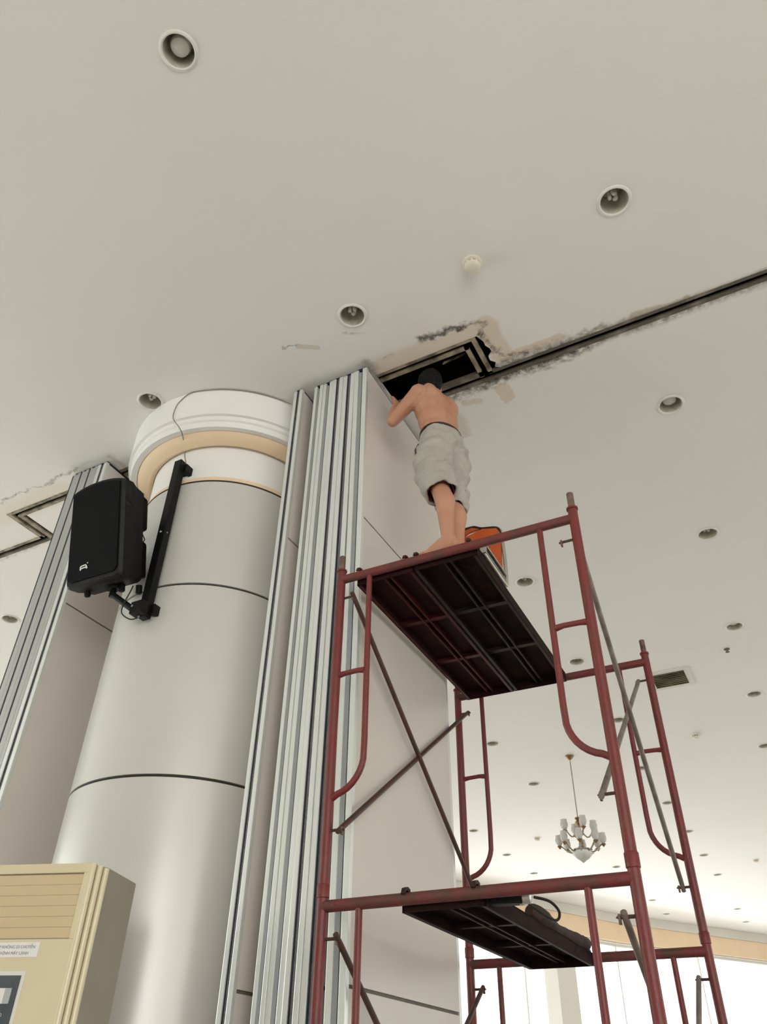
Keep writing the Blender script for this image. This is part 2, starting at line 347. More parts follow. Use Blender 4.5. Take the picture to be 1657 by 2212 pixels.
def link(name, me, parent=None):
    o = bpy.data.objects.new(name, me); COL.objects.link(o)
    if parent is not None: o.parent = parent
    return o
def thing(name, label, cat, loc=(0, 0, 0), rz=0.0, group=None):
    o = bpy.data.objects.new(name, None); COL.objects.link(o); o.location = loc; o.rotation_euler = (0, 0, rz); o.empty_display_size = 0.1
    return tag(o, label, cat, group)
def tag(o, label, cat, group=None):
    o['label'] = label; o['category'] = cat
    if group: o['group'] = group
    return o
def struct(o): o['kind'] = 'structure'; return o
def copy_tree(o, parent=None):
    c = o.copy(); COL.objects.link(c); c.parent = parent
    for ch in o.children: copy_tree(ch, c)
    return c
def world_text(name, txt, size, m, parent, mw, align='LEFT', ext=0.0004):
    cu = bpy.data.curves.new(name, 'FONT'); cu.body = txt; cu.size = size; cu.extrude = ext; cu.align_x = align
    to = bpy.data.objects.new(name + '_tmp', cu); COL.objects.link(to)
    bpy.context.view_layer.update()
    me = bpy.data.meshes.new_from_object(to.evaluated_get(bpy.context.evaluated_depsgraph_get()))
    bpy.data.objects.remove(to); me.materials.clear(); me.materials.append(m)
    me.transform(mw); return link(name, me, parent)
#@@STRUCTURE
# ------------------------------------------------------------------ the room
FARW = [(-13.0, 6.9), (-7.24, 17.03), (-6.38, 18.93), (-4.98, 21.79), (-3.42, 24.03), (-1.88, 26.25), (1.5, 31.0)]
OUT = [(-13, -7), (7, -7), (7, 31)] + [FARW[i] for i in range(len(FARW) - 1, -1, -1)]
struct(MB().prism(OUT, -0.15, 0.0).build('floor', M['floor']))

LIGHTS = [(-1.682, .909, 'globe'), (-.002, 2.657, 'coil'), (-1.709, 2.675, 'coil'), (-3.401, 2.671, 'coil'), (-.047, 4.408, 'globe'),
          (-.082, 6.149, 'coil'), (-1.78, 6.177, 'coil'), (-.116, 7.953, 'globe'), (-6.885, 4.452, 'coil'), (-1.815, 8.007, 'coil'),
          (-.151, 9.758, 'coil'), (-1.81, 9.82, 'coil'), (-.24, 11.55, 'coil'), (-1.94, 11.70, 'coil'), (-3.566, 9.878, 'coil'), (-3.594, 11.683, 'coil'),
          (-1.94, 13.46, 'globe'), (-1.94, 15.22, 'globe'), (-1.97, 16.95, 'coil'), (-1.98, 18.63, 'coil'), (-2.10, 22.27, 'coil'), (-3.77, 22.21, 'coil'),
          (-2.13, 23.97, 'coil'), (-3.74, 20.51, 'coil'), (-3.72, 17.15, 'globe'), (-5.391, 13.598, 'globe'), (-5.421, 15.373, 'globe'), (-5.42, 16.98, 'coil')]
R_HOLE = 0.080
jag = random.Random(3)
def jagged(x, y0, y1, n, amp):
    return [(x + jag.uniform(-0.2, 1) * amp * math.sin(PI * (i + .5) / n) + 0.004, y0 + (y1 - y0) * (i + 0.5) / n) for i in range(n)]
HATCH = [(-1.815, 3.195), (-1.058, 3.195)] + jagged(-1.050, 3.21, 3.515, 9, 0.055) + [(-1.02, 3.518), (6.95, 3.518), (6.95, 3.602), (-1.815, 3.602)]
LEFTS = [(-12.95, 3.518), (-5.452, 3.518), (-5.452, 3.150), (-4.05, 3.150), (-4.05, 3.235), (-5.300, 3.235), (-5.300, 3.602), (-12.95, 3.602)]
def cdt_sheet(outer, holes, extra=()):
    vs, faces = [], []
    for poly in [outer] + holes + list(extra):
        n = len(vs); vs += [Vector(p) for p in poly]; faces.append(list(range(n, n + len(poly))))
    edges = []
    for f in faces: edges += [(f[i], f[(i + 1) % len(f)]) for i in range(len(f))]
    ov, oe, of, _, _, _ = delaunay_2d_cdt(vs, edges, [], 0, 1e-6)
    def inside(p, poly):
        c = False; j = len(poly) - 1
        for i in range(len(poly)):
            if (poly[i][1] > p[1]) != (poly[j][1] > p[1]) and p[0] < (poly[j][0] - poly[i][0]) * (p[1] - poly[i][1]) / (poly[j][1] - poly[i][1]) + poly[i][0]: c = not c
            j = i
        return c
    keep = []
    for f in of:
        p = sum((ov[i] for i in f), Vector((0, 0))) / len(f)
        if inside(p, outer) and not any(inside(p, h) for h in holes): keep.append(f)
    return ov, keep
def ceiling_mesh():
    outer = [tuple(p) for p in OUT]
    holes = [HATCH, LEFTS]
    for x, y, k in LIGHTS: holes.append([(x + R_HOLE * math.cos(2 * PI * i / 28), y + R_HOLE * math.sin(2 * PI * i / 28)) for i in range(28)])
    ZX0, ZX1, ZY0, ZY1 = -6.6, 2.0, 2.58, 4.06          # the water-stained strip along the track
    ov, keep = cdt_sheet(outer, holes, [[(ZX0, ZY0), (ZX1, ZY0), (ZX1, ZY1), (ZX0, ZY1)]])
    me = bpy.data.meshes.new('ceiling')
    me.from_pydata([(v.x, v.y, CEIL) for v in ov], [], [tuple(f) for f in keep]); me.update()
    bm = bmesh.new(); bm.from_mesh(me)
    for f in bm.faces:
        if f.normal.z > 0: f.normal_flip()
    ex = bmesh.ops.extrude_face_region(bm, geom=list(bm.faces))
    for e in ex['geom']:
        if isinstance(e, bmesh.types.BMVert): e.co.z += 0.015
    bmesh.ops.recalc_face_normals(bm, faces=bm.faces)
    for f in bm.faces:
        c = f.calc_center_median()
        if ZX0 < c.x < ZX1 and ZY0 < c.y < ZY1: f.material_index = 1
    bm.to_mesh(me); bm.free(); me.materials.append(M['ceiling']); me.materials.append(M['ceiling_stained']); return me
ceiling = struct(link('ceiling', ceiling_mesh()))
roof = struct(MB().prism(OUT, CEIL + 0.55, CEIL + 0.7).build('ceiling_slab', M['plenum']))

# ring walls: back, right, left, far end, diagonal far wall -- each with its window openings
WN = [0]
def wall(name, p, q, opens, z_top=CEIL + 0.7, thick=0.25, inner=1):
    p, q = Vector((*p, 0)), Vector((*q, 0)); d = (q - p).normalized(); n = Vector((-d.y, d.x, 0)) * inner; Lg = (q - p).length
    mb = MB()
    def seg(a, b, z0, z1): mb.obox(p + d * (a + b) / 2 - n * thick / 2 + Vector((0, 0, (z0 + z1) / 2)), d, n, (0, 0, 1), (b - a) / 2, thick / 2, (z1 - z0) / 2)
    cur = 0.0
    for a, b, z0, z1 in opens:
        if a > cur: seg(cur, a, 0, z_top)
        if z0 > 0: seg(a, b, 0, z0)
        seg(a, b, z1, z_top); cur = b
    if cur < Lg: seg(cur, Lg, 0, z_top)
    struct(mb.build(name, M['wall']))
    for a, b, z0, z1 in opens:
        WN[0] += 1
        w = bpy.data.objects.new('window_%d' % WN[0], None); COL.objects.link(w); struct(w)
        c = p + d * (a + b) / 2 - n * thick * 0.6
        w.location = (c.x, c.y, z0); w.rotation_euler = (0, 0, math.atan2(d.y, d.x))
        W = b - a; H = z1 - z0
        MB().box(-W / 2, W / 2, -.03, .03, 0, .06).build('window_frame', M['winframe'], w)
        MB().box(-W / 2, W / 2, -.03, .03, H - .06, H).build('window_frame', M['winframe'], w)
        for x in (-W / 2 + .03, W / 2 - .03): MB().box(x - .03, x + .03, -.03, .03, .06, H - .06).build('window_frame', M['winframe'], w)
        k = max(1, round(W / 1.6))
        for i in range(k):
            x0 = -W / 2 + .06 + (W - .12) * i / k; x1 = -W / 2 + .06 + (W - .12) * (i + 1) / k
            if i: MB().box(x0 - .02, x0 + .02, -.03, .03, .06, H - .06).build('mullion', M['winframe'], w)
            MB().box(x0 + .02, x1 - .02, -.004, .004, .06, H - .06).build('pane', M['glass'], w)
wall('wall_back', (-13, -7), (7, -7), [(15.0, 19.7, 0.4, 4.2)])
wall('wall_right', (7, -7), (7, 31), [(0.5, 3.4, 0.4, 4.2), (3.7, 6.6, 0.4, 4.2)] + [(13 + 3.4 * i, 16 + 3.4 * i, 0.4, 4.2) for i in range(5)])
wall('wall_left', (-13, 6.9), (-13, -7), [(0.8 + 3.2 * i, 3.6 + 3.2 * i, 0.4, 4.2) for i in range(4)])
wall('wall_end', (7, 31), (1.5, 31), [(0.6, 4.9, 0.3, 4.55)])
def band(name, off, thick, z0, z1, m):
    inn, outp = [], []
    pts = [Vector((*p, 0)) for p in FARW]
    for i, p in enumerate(pts):
        a = pts[max(0, i - 1)]; b = pts[min(len(pts) - 1, i + 1)]; d = (b - a).normalized(); n = Vector((d.y, -d.x, 0))
        outp.append(p + n * off); inn.append(p + n * (off + thick))
    poly = [(v.x, v.y) for v in outp] + [(v.x, v.y) for v in reversed(inn)]
    return struct(MB().prism(poly, z0, z1).build(name, m))
band('wall_far', -0.25, 0.25, 0.0, 0.2, M['wall']); band('wall_far_header', -0.25, 0.25, 4.55, CEIL + 0.7, M['wall'])
for i in range(len(FARW) - 1):                      # continuous glazing between sill and header
    a, b = Vector((*FARW[i], 0)), Vector((*FARW[i + 1], 0)); d = (b - a).normalized(); n = Vector((d.y, -d.x, 0)); Lg = (b - a).length
    WN[0] += 1
    w = bpy.data.objects.new('window_%d' % WN[0], None); COL.objects.link(w); struct(w)
    c = (a + b) / 2 - n * 0.125; w.location = (c.x, c.y, 0.2); w.rotation_euler = (0, 0, math.atan2(d.y, d.x)); H = 4.35
    MB().box(-Lg / 2, Lg / 2, -.03, .03, 0, .05).build('window_frame', M['winframe'], w); MB().box(-Lg / 2, Lg / 2, -.03, .03, H - .05, H).build('window_frame', M['winframe'], w)
    k = max(1, round(Lg / 2.6))
    for q in range(k):
        x0 = -Lg / 2 + Lg * q / k; x1 = -Lg / 2 + Lg * (q + 1) / k
        MB().box(x0 - .015, x0 + .015, -.02, .02, .05, H - .05).build('mullion', M['winframe'], w)
        MB().box(x0 + .015, x1 - .015, -.004, .004, .05, H - .05).build('pane', M['glass'], w)
# pillar in front of the far windows, white front and side
def far_pt(t_i, s): a, b = FARW[t_i], FARW[t_i + 1]; return Vector((a[0] + (b[0] - a[0]) * s, a[1] + (b[1] - a[1]) * s, 0))
for ti, s in ((2, 0.24),):
    d = (far_pt(ti, 1) - far_pt(ti, 0)).normalized(); n = Vector((d.y, -d.x, 0)); c = far_pt(ti, s) + n * 0.22
    o = MB().obox((c.x, c.y, 2.3), d, n, (0, 0, 1), 0.30, 0.20, 2.3).build('pillar', M['wall'])
    struct(o); o.name = 'wall_pier_%d' % ti
# bulkhead: grey fascia with a peach band under it, following the far wall
band('trim_1', 0.02, 0.10, 4.99, CEIL - 0.002, M['wall'])
band('trim_2', 0.02, 0.06, 4.58, 4.988, M['peach'])

# ------------------------------------------------------------------ partition track in the ceiling
def flange_track(name, label, strips, loc):
    t = thing(name, label, 'track', (*loc, CEIL))
    for x0, x1, y0, y1, m in strips:
        MB().box(x0 - loc[0], x1 - loc[0], y0 - loc[1], y1 - loc[1], -0.004, 0.020).build('flange', M[m], t)
    return t
flange_track('partition_track', 'mouldy partition track slot crossing the ceiling right of the open hatch',
             [(-1.81, -1.104, 3.198, 3.216, 'flange'), (-1.81, -1.142, 3.246, 3.272, 'flange'), (-1.104, -1.074, 3.198, 3.538, 'flange'),
              (-1.170, -1.142, 3.246, 3.545, 'flange'), (-1.81, -1.142, 3.496, 3.540, 'soot'), (-1.104, 6.94, 3.518, 3.541, 'soot'), (-1.81, 6.94, 3.578, 3.602, 'soot')], (-1.09, 3.5))
flange_track('partition_track', 'zigzag partition track slot in the ceiling left of the loudspeaker',
             [(-12.9, -5.402, 3.518, 3.544, 'flange'), (-12.9, -5.302, 3.576, 3.602, 'soot'), (-5.450, -5.414, 3.152, 3.544, 'flange'), (-5.376, -5.334, 3.236, 3.576, 'flange'),
              (-5.414, -4.06, 3.152, 3.178, 'flange'), (-5.376, -4.06, 3.208, 3.234, 'flange')], (-5.4, 3.36))
t = thing('hatch_strut', 'thin metal strut hanging slanted inside the open ceiling hatch', 'strut', (-1.30, 3.4, CEIL + 0.12))
MB().obox((0, 0, 0), Vector((0.10, 0.12, 0.16)).normalized(), Vector((-.77, .64, 0)), Vector((-.49, -.59, .62)).normalized(), 0.13, 0.012, 0.004).build('bar', M['flange'], t)

# ------------------------------------------------------------------ round column with moulded capital
CC = (-3.230, 3.555); CR = 0.635
col = thing('column', 'round champagne clad column with white and peach moulded capital', 'column', (*CC, 0))
for z0, z1 in ((0.0, 1.310), (1.325, 2.490), (2.506, 3.670), (3.686, 4.500)):
    MB().lathe([(CR, z0), (CR, z1)], 96).build('cladding_sheet', M['clad'], col, smooth=True)
MB().lathe([(CR - .012, 0.1), (CR - .012, 4.52)], 64).build('joint_backing', M['joint'], col, smooth=True)
MB().lathe([(CR - .010, 4.512), (CR - .006, 4.516), (CR - .006, 4.548), (0.622, 4.552)], 96).build('collar', M['peach'], col, smooth=True)
MB().lathe([(CR - .008, 4.499), (CR + .002, 4.500), (CR + .002, 4.512), (CR - .008, 4.513)], 96, closed=True).build('collar_joint', M['joint'], col, smooth=True)  # black joint ring between collar and cladding
MB().lathe([(0.616, 4.54), (0.616, 4.86)], 96).build('neck', M['white'], col, smooth=True)
MB().lathe([(0.612, 4.86), (0.625, 4.838), (0.650, 4.822), (0.690, 4.830), (0.735, 4.862), (0.75, 4.885), (0.77, 4.93)], 96).build('cove', M['peach'], col, smooth=True)
MB().lathe([(0.745, 4.93), (0.748, 4.872), (0.790, 4.868), (0.792, 4.915), (0.80, 4.918), (0.806, 4.922), (0.806, 4.955), (0.828, 4.957), (0.828, CEIL - 0.002)], 96).build('cornice', M['white'], col, smooth=True)

# ------------------------------------------------------------------ folding partition panels
ZB, ZT = 0.03, CEIL - 0.022
def panel(name, label, x0, x1, y0, y1, kind, group, lean=0.0, ztop=ZT):
    t = thing(name, label, 'partition', ((x0 + x1) / 2, y0, 0), 0, group)
    w = (x1 - x0) / 2; D = y1 - y0
    MB().box(-w + .008, w - .008, .02, D - .02, ZB, ztop - .01).build('core', M['gap'], t)
    for s in (-1, 1):
        am = M['alumid'] if kind == 'line' else M['alu']
        xa, xb = (w - .010, w) if s > 0 else (-w, -w + .010)
        for z0, z1 in ((ZB, 1.515), (1.530, 3.882), (3.894, ztop - .012)):
            MB().box(xa, xb, .016, D - .016, z0, z1).build('board', M['board'], t)
        gx = w * 0.34
        xa, xb = (gx, w + .001) if s > 0 else ((-w * .70 if kind == 'line' else -w - .001), -gx)
        MB().box(xa, xb, -.004 if s > 0 else -.002, .024, ZB, ztop).build('edge_strip', am, t, bevel=0.003)
        MB().box(xa, xb, D - .024, D + .004, ZB, ztop).build('edge_strip', am, t, bevel=0.003)
    gx = w * 0.34
    if kind == 'line':
        MB().box(-w * .98, -w * .70, -.001, .03, ZB, ztop - .006).build('rubber_seal', M['rubber'], t)
        MB().box(-gx, gx, -.004, .03, ZB, ztop - .01).build('grey_tongue', M['alumid'], t, bevel=0.002)
    elif kind == 'female':
        MB().box(-gx, -gx * 0.15, .005, .03, ZB, ztop - .006).build('rubber_seal', M['rubber'], t)
        MB().box(-gx * 0.15, gx, .003, .03, ZB, ztop - .006).build('brush_seal', M['seal'], t)
    else:
        MB().box(-gx, gx * 0.62, -.002, .03, ZB, ztop - .03).build('grey_tongue', M['alugrey'], t, bevel=0.002)
        MB().box(gx * 0.60, gx, .003, .03, ZB, ztop - .01).build('rubber_seal', M['rubber'], t)
    MB().box(-w + .012, w - .012, .01, D - .01, ztop, CEIL - .001).build('top_seal', M['rubber'], t)
    t.rotation_euler = (0, lean, 0)
    if lean:                                   # pivots about its hanging point at the ceiling
        t.location.x += -math.sin(lean) * CEIL; t.location.z += CEIL * (1 - math.cos(lean))
    return t
XS = [-2.246, -2.177, -2.095, -2.013, -1.921, -1.824]
KS = ['male', 'male', 'female', 'female', 'male']
LB = ['leftmost panel of the stack beside the scaffold, grey tongue in its silver edge',
      'second panel from the left in the stack beside the scaffold, silver edge with grey tongue',
      'middle panel of the stack beside the scaffold, silver edge with black groove',
      'fourth panel from the left in the stack beside the scaffold, black groove in silver edge',
      'cream faced rightmost panel of the stack, its broad face behind the scaffold']
for i in range(5):
    x1 = XS[i + 1]
    panel('partition_panel', LB[i], XS[i] + .0015, x1 - .0015, 3.085 + (0.004 if i % 2 else 0), 4.245, KS[i], 'panels stacked beside the scaffold', lean=-0.007 if i == 4 else 0)
panel('partition_panel', 'single cream panel with black grooved edge standing between column and panel stack', -2.400, -2.330, 3.058, 4.21, 'female', None)
XL = [-4.512, -4.420, -4.330, -4.236, -4.138]
LL = ['leftmost panel of the far left stack, silver edge beside the zigzag ceiling slot', 'second panel from the left in the far left stack behind the loudspeaker',
      'third panel from the left in the far left stack behind the loudspeaker', 'cream faced rightmost panel of the far left stack behind the loudspeaker']
for i in range(4):
    panel('partition_panel', LL[i], XL[i] + .001, XL[i + 1] - .001, 3.015, 4.16, ['line', 'line', 'line', 'female'][i], 'panels stacked at far left')

# ------------------------------------------------------------------ ceiling fittings
def downlight(kind):
    t = thing('downlight', '', 'light', (0, 0, CEIL))
    MB().lathe([(.078, .0), (.078, -.004), (.084, -.009), (.092, -.007), (.097, -.001), (.097, 0.0005), (.078, .0005)], 32, closed=True).build('trim_ring', M['trimring'], t, smooth=True)
    r = MB().lathe([(.078, .001), (.077, .05), (.071, .10), (.056, .135), (.02, .14), (0.0001, .14)], 28, cap=False).build('reflector', M['reflector'], t, smooth=True)
    if kind == 'globe':
        MB().lathe([(.016, .138), (.02, .110), (.046, .085), (.052, .061), (.045, .039), (.025, .027), (.0001, .024)], 24).build('bulb', M['lamp'], t, smooth=True)
    else:
        mb = MB()
        mb.lathe([(.026, .138), (.026, .108), (.0001, .106)], 14)
        for a in (0.4, 0.4 + 2 * PI / 3, 0.4 + 4 * PI / 3):
            pts = []
            for i in range(9):
                u = i / 8.0; h = .118 - .078 * math.sin(PI * u) ** 0.6; off = .010 * math.cos(PI * u)
                pts.append((math.cos(a) * .019 - math.sin(a) * off, math.sin(a) * .019 + math.cos(a) * off, h))
            mb.tube(pts, .0120, 8)
        mb.build('bulb', M['lamp'], t, smooth=True)
    return t
protos = {}
DL = ['near downlight with a round white bulb at the top left of the ceiling',
      'downlight with bare tube bulb nearest the right edge above the track line',
      'downlight with bare tube bulb above the panel stack and hatch',
      'downlight beside the column cornice, left of it',
      'round bulb downlight at right, just below the track line',
      'second downlight below the track line along the right edge',
      'downlight framed between the plank and the right front scaffold post',
      'downlight right of the rear scaffold post, third below the track line',
      'small downlight at the far left beyond the left panel stack',
      'downlight just above the rear ledger, right of the plank end',
      'downlight right of the ceiling vent']
DF = ['distant downlight half hidden by the right front scaffold post, below the vent', 'distant downlight at the right image edge below the vent',
      'distant downlight between the rear right posts crossed by the grey brace', 'distant downlight beside the rear left guard tube, above its rung', 'distant downlight just left of the chandelier rod',
      'distant round bulb downlight right of the chandelier, beside the rear right loop', 'distant round bulb downlight at the rear right post above the loop end', 'distant downlight right of the rear right post, below the loop end',
      'distant downlight right of the rear right post, second below the loop end', 'distant downlight near the far peach band, last but one at right', 'distant downlight between the two right posts near the peach band',
      'distant downlight nearest the far peach band at right', 'distant downlight between the two right posts, upper of two near the peach band', 'distant round bulb downlight just right of the chandelier bowl',
      'distant round bulb downlight between rear left post and its guard tube', 'distant round bulb downlight right of the rear left loop', 'distant downlight just above the lower front ledger, below the chandelier']
for i, (x, y, k) in enumerate(LIGHTS):
    if k in protos: t = copy_tree(protos[k])
    else: t = downlight(k); protos[k] = t
    t.location = (x, y, CEIL); t.rotation_euler = (0, 0, (i * 0.7) % 3)
    t['label'] = DL[i] if i < len(DL) else DF[i - len(DL)]
    t['group'] = 'recessed ceiling downlights' if i < len(DL) else 'distant ceiling downlights'

def detector(x, y, label, s=1.0):
    t = thing('smoke_detector', label, 'detector', (x, y, CEIL), 0, 'ceiling smoke detectors')
    MB().lathe([(.060 * s, 0), (.060 * s, -.010 * s), (.052 * s, -.016 * s), (.0001, -.016 * s)], 28).build('base', M['detector'], t, smooth=True)
    MB().lathe([(.040 * s, -.014 * s), (.040 * s, -.034 * s)], 20).build('smoke_slit', M['slit'], t, smooth=True)
    for k in range(10):
        a = 2 * PI * k / 10; MB().obox((math.cos(a) * .044 * s, math.sin(a) * .044 * s, -.024 * s), (math.cos(a), math.sin(a), 0), (-math.sin(a), math.cos(a), 0), (0, 0, 1), .005 * s, .006 * s, .011 * s).build('rib', M['detector'], t)
    MB().lathe([(.050 * s, -.033 * s), (.050 * s, -.040 * s), (.040 * s, -.052 * s), (.020 * s, -.057 * s), (.0001, -.058 * s)], 28).build('cap', M['detector'], t, smooth=True)
detector(-.869, 2.667, 'cream smoke detector above the hatch, between two near downlights')
detector(-1.014, 10.749, 'small smoke detector in the far ceiling right of the rear scaffold post')
detector(-4.51, 14.516, 'small smoke detector left of the chandelier, near the scaffold loop')
detector(-1.121, 17.714, 'small smoke detector in the far ceiling at the right edge')
t = thing('sprinkler', 'tiny dark sprinkler head on the ceiling above the vent', 'sprinkler', (-.266, 8.433, CEIL))
MB().lathe([(.03, 0), (.03, -.006), (.012, -.01), (.010, -.03), (.0001, -.03)], 16).build('body', M['slit'], t, smooth=True)
MB().lathe([(.022, -.034), (.022, -.037), (.0001, -.037)], 14).build('deflector', M['slit'], t)
t = thing('ceiling_vent', 'square ceiling air vent with dirty slats behind the rear scaffold post', 'vent', (-.97, 8.91, CEIL))
for a in (0, 1, 2, 3):
    c, s = round(math.cos(a * PI / 2)), round(math.sin(a * PI / 2))
    MB().obox((c * .215, s * .215, -.004), (c, s, 0), (-s, c, 0), (0, 0, 1), .03, .245 if a % 2 else .185, .006).build('frame', M['ventframe'], t)
MB().box(-.19, .19, -.19, .19, -.002, .0).build('backing', M['ventslat'], t)
for i in range(8):
    y = -.166 + .0475 * i; MB().obox((0, y, -.008), (1, 0, 0), (0, .8, .6), (0, -.6, .8), .186, .016, .002).build('slat', M['ventslat'], t)

# chandelier
def chandelier():
    x, y = -2.753, 10.785
    t = thing('chandelier', 'brass two tier chandelier with frosted glass shades on a long rod', 'chandelier', (x, y, 0))
    MB().lathe([(.06, CEIL), (.06, CEIL - .012), (.035, CEIL - .04), (.015, CEIL - .06), (.0001, CEIL - .06)], 20).build('canopy', M['brass'], t, smooth=True)
    MB().tube([(0, 0, CEIL - .05), (0, 0, 4.35)], .008, 8).build('rod', M['silver'], t)
    MB().lathe([(.008, 4.36), (.04, 4.345), (.045, 4.33), (.02, 4.31), (.05, 4.285), (.035, 4.25), (.022, 4.21), (.03, 4.15), (.022, 4.08), (.03, 4.02), (.026, 3.98), (.06, 3.94), (.03, 3.92), (.0001, 3.915)], 18).build('stem', M['brass'], t, smooth=True)
    b = MB().lathe([(.125, 3.915), (.13, 3.905), (.12, 3.86), (.085, 3.82), (.04, 3.795), (.012, 3.775), (.0001, 3.77)], 24).build('glass_bowl', M['shade'], t, smooth=True)
    MB().lathe([(.118, 3.91), (.138, 3.92), (.142, 3.93), (.130, 3.935), (.118, 3.93)], 24, closed=True).build('bowl_rim', M['silver'], b, smooth=True)
    def arm(a, R, z0, zc):
        pts = []
        for i in range(11):
            u = i / 10; rr = .03 + (R - .03) * u; zz = z0 + (zc - z0) * u - .075 * math.sin(PI * min(1, u * 1.15)) ** 1.0
            pts.append((rr * math.cos(a), rr * math.sin(a), zz))
        ar = MB().tube(pts, .011, 7).build('arm', M['silver'], t, smooth=True)
        e = pts[-1]
        MB().lathe([(.006, -.03), (.02, -.012), (.032, 0), (.036, .006), (.014, .010), (.014, .024), (.0001, .024)], 14, e).build('cup', M['brass'], ar, smooth=True)
        MB().lathe([(.016, .012), (.036, .030), (.050, .062), (.050, .095), (.040, .125), (.044, .145), (.041, .145), (.037, .125), (.046, .092), (.046, .064), (.030, .032), (.014, .016)], 16, e).build('glass_shade', M['shade'], ar, smooth=True)
    for k in range(8): arm(2 * PI * k / 8 + .2, .285, 3.97, 3.985)
    for k in range(4): arm(2 * PI * k / 4 + .55, .20, 4.17, 4.17)
chandelier()

# ------------------------------------------------------------------ loudspeaker on its bracket
def loudspeaker():
    yaw, tilt = 0.035, 0.262
    P = Vector((-3.395, 2.535, 3.935)); w, h, d = 0.435, 0.685, 0.335
    nrm = Vector((math.sin(yaw), -math.cos(yaw), 0)); u = Vector((math.cos(yaw), math.sin(yaw), 0)); up = Vector((0, 0, 1))
    N = nrm * math.cos(tilt) - up * math.sin(tilt); U = up * math.cos(tilt) + nrm * math.sin(tilt)
    t = thing('loudspeaker', 'black cabinet loudspeaker hung tilted in front of the column', 'loudspeaker', tuple(P))
    def F(a, b, c): return u * a + U * b - N * c          # a right, b up, c depth behind the front
    def outline(sc_w, top, bot, arch, rb=0.03):
        pts = []
        hw = w / 2 * sc_w
        for i in range(13):
            s = -1 + 2 * i / 12; pts.append((s * (hw - .004 * (i in (0, 12))), top - arch * s * s * (0.6 + 0.4 * abs(s))))
        pts += [(hw, bot + rb), (hw - rb * .3, bot + rb * .3), (hw - rb, bot), (-hw + rb, bot), (-hw + rb * .3, bot + rb * .3), (-hw, bot + rb)]
        return pts
    def loft(secs):
        mb = MB(); n = len(secs[0][0]); vs = []
        for o, c in secs: vs += [F(a, b, c) for a, b in o]
        fs = [tuple(range(n)), tuple(range(len(vs) - 1, len(vs) - 1 - n, -1))]
        for k in range(len(secs) - 1):
            for i in range(n): j = (i + 1) % n; fs.append((k * n + i, k * n + j, (k + 1) * n + j, (k + 1) * n + i))
        return mb.add(vs, fs)
    H = h / 2
    loft([(outline(.93, H - .008, -H + .010, .035), 0.0), (outline(1.0, H, -H, .04), .018), (outline(1.0, H, -H, .04), .085), (outline(.96, H - .01, -H + .006, .045), .12), (outline(.93, H - .022, -H + .014, .05), .20)]).build('cabinet', M['frameblk'], t, smooth=True)
    fo = outline(.88, H - .026, -H + .034, .034, .03)
    loft([(fo, -.008), (fo, .02)]).build('grille', M['grille'], t)
    # two rear chambers with the handle gap between them
    def chamber(b0, b1):
        o1 = [(-.19, b0), (.188, b0), (.188, b1), (-.19, b1)]; o2 = [(-.17, b0 + .012), (.172, b0 + .012), (.172, b1 - .012), (-.17, b1 - .012)]; o3 = [(-.10, b0 + .045), (.10, b0 + .045), (.10, b1 - .045), (-.10, b1 - .045)]
        return loft([(o1, .17), (o2, .27), (o3, d)])
    chamber(-.29, -.035).build('rear_chamber', M['black'], t, bevel=0.012)
    chamber(.035, .275).build('rear_chamber', M['black'], t, bevel=0.012)
    MB().obox(F(0, 0, .20), u, U, N, .14, .035, .03).build('handle', M['black'], t)
    for a in (.10, .15):
        pass
    MB().tube([F(.12, -.03, .285), F(.135, 0.0, .292), F(.12, .04, .285)], .004, 6).build('handle_wire', M['wireblk'], t)
    for a, c in ((-.13, .10), (.085, .16), (.13, .26)):
        MB().tube([F(a, -H + .02, c), F(a, -H - .028, c), F(a, -H - .034, c)], [.020, .020, .015], 12).build('foot', M['black'], t, smooth=True)
    MB().tube([F(.03, -H + .02, .15), F(.03, -H - .012, .15)], .045, 18).build('pole_socket', M['frameblk'], t)
    # small white badge on the grille
    g = lambda a, b, c=-.010: F(a, b, c)
    lx, ly = -.062, -.232
    def bar(x0, y0, x1, y1, th):
        p, q = g(lx + x0, ly + y0), g(lx + x1, ly + y1); dd = (q - p).normalized(); sd = dd.cross(N)
        mbl.obox((p + q) / 2, dd, sd, N, (q - p).length / 2, th, .0015)
    mbl = MB()
    bar(-.026, .010, .012, .014, .0035); bar(-.026, .010, -.028, -.006, .004); bar(-.028, -.004, .018, -.002, .0040); bar(.012, .014, .022, .004, .0040); bar(.018, .006, .024, -.012, .005); bar(-.030, -.012, -.020, -.006, .0045); bar(.026, .020, .030, .026, .003)
    mbl.build('badge', M['logo'], t)
    # bracket
    b = thing('speaker_bracket', 'black steel pole bracket on the column carrying the loudspeaker', 'bracket', (-3.168, 2.872, 3.0))
    z0, z1 = .43, 1.672
    MB().box(-.030, .030, -.026, .026, z0, z1).build('pole', M['steelblk'], b, bevel=0.004)
    MB().lathe([(.031, z0 + .62), (.0345, z0 + .622), (.0345, z0 + .628), (.031, z0 + .63)], 4).build('scuff_ring', M['bolt'], b)
    for zz in (z1 - .06, z0 + .06):
        MB().box(.026, .056, .010, .075, zz - .030, zz + .034).build('wall_clamp', M['steelblk'], b, bevel=0.003)
        MB().box(-.03, .045, .026, .080, zz - .018, zz + .018).build('wall_plate', M['steelblk'], b)
    sp = P + F(.03, -H - .012, .15) - Vector((-3.168, 2.872, 3.0))
    MB().tube([(0, -.02, z0 + .05), (sp.x * .4, sp.y * .4, z0 + .07), (sp.x, sp.y, sp.z - .035)], .020, 10).build('arm', M['steelblk'], b)
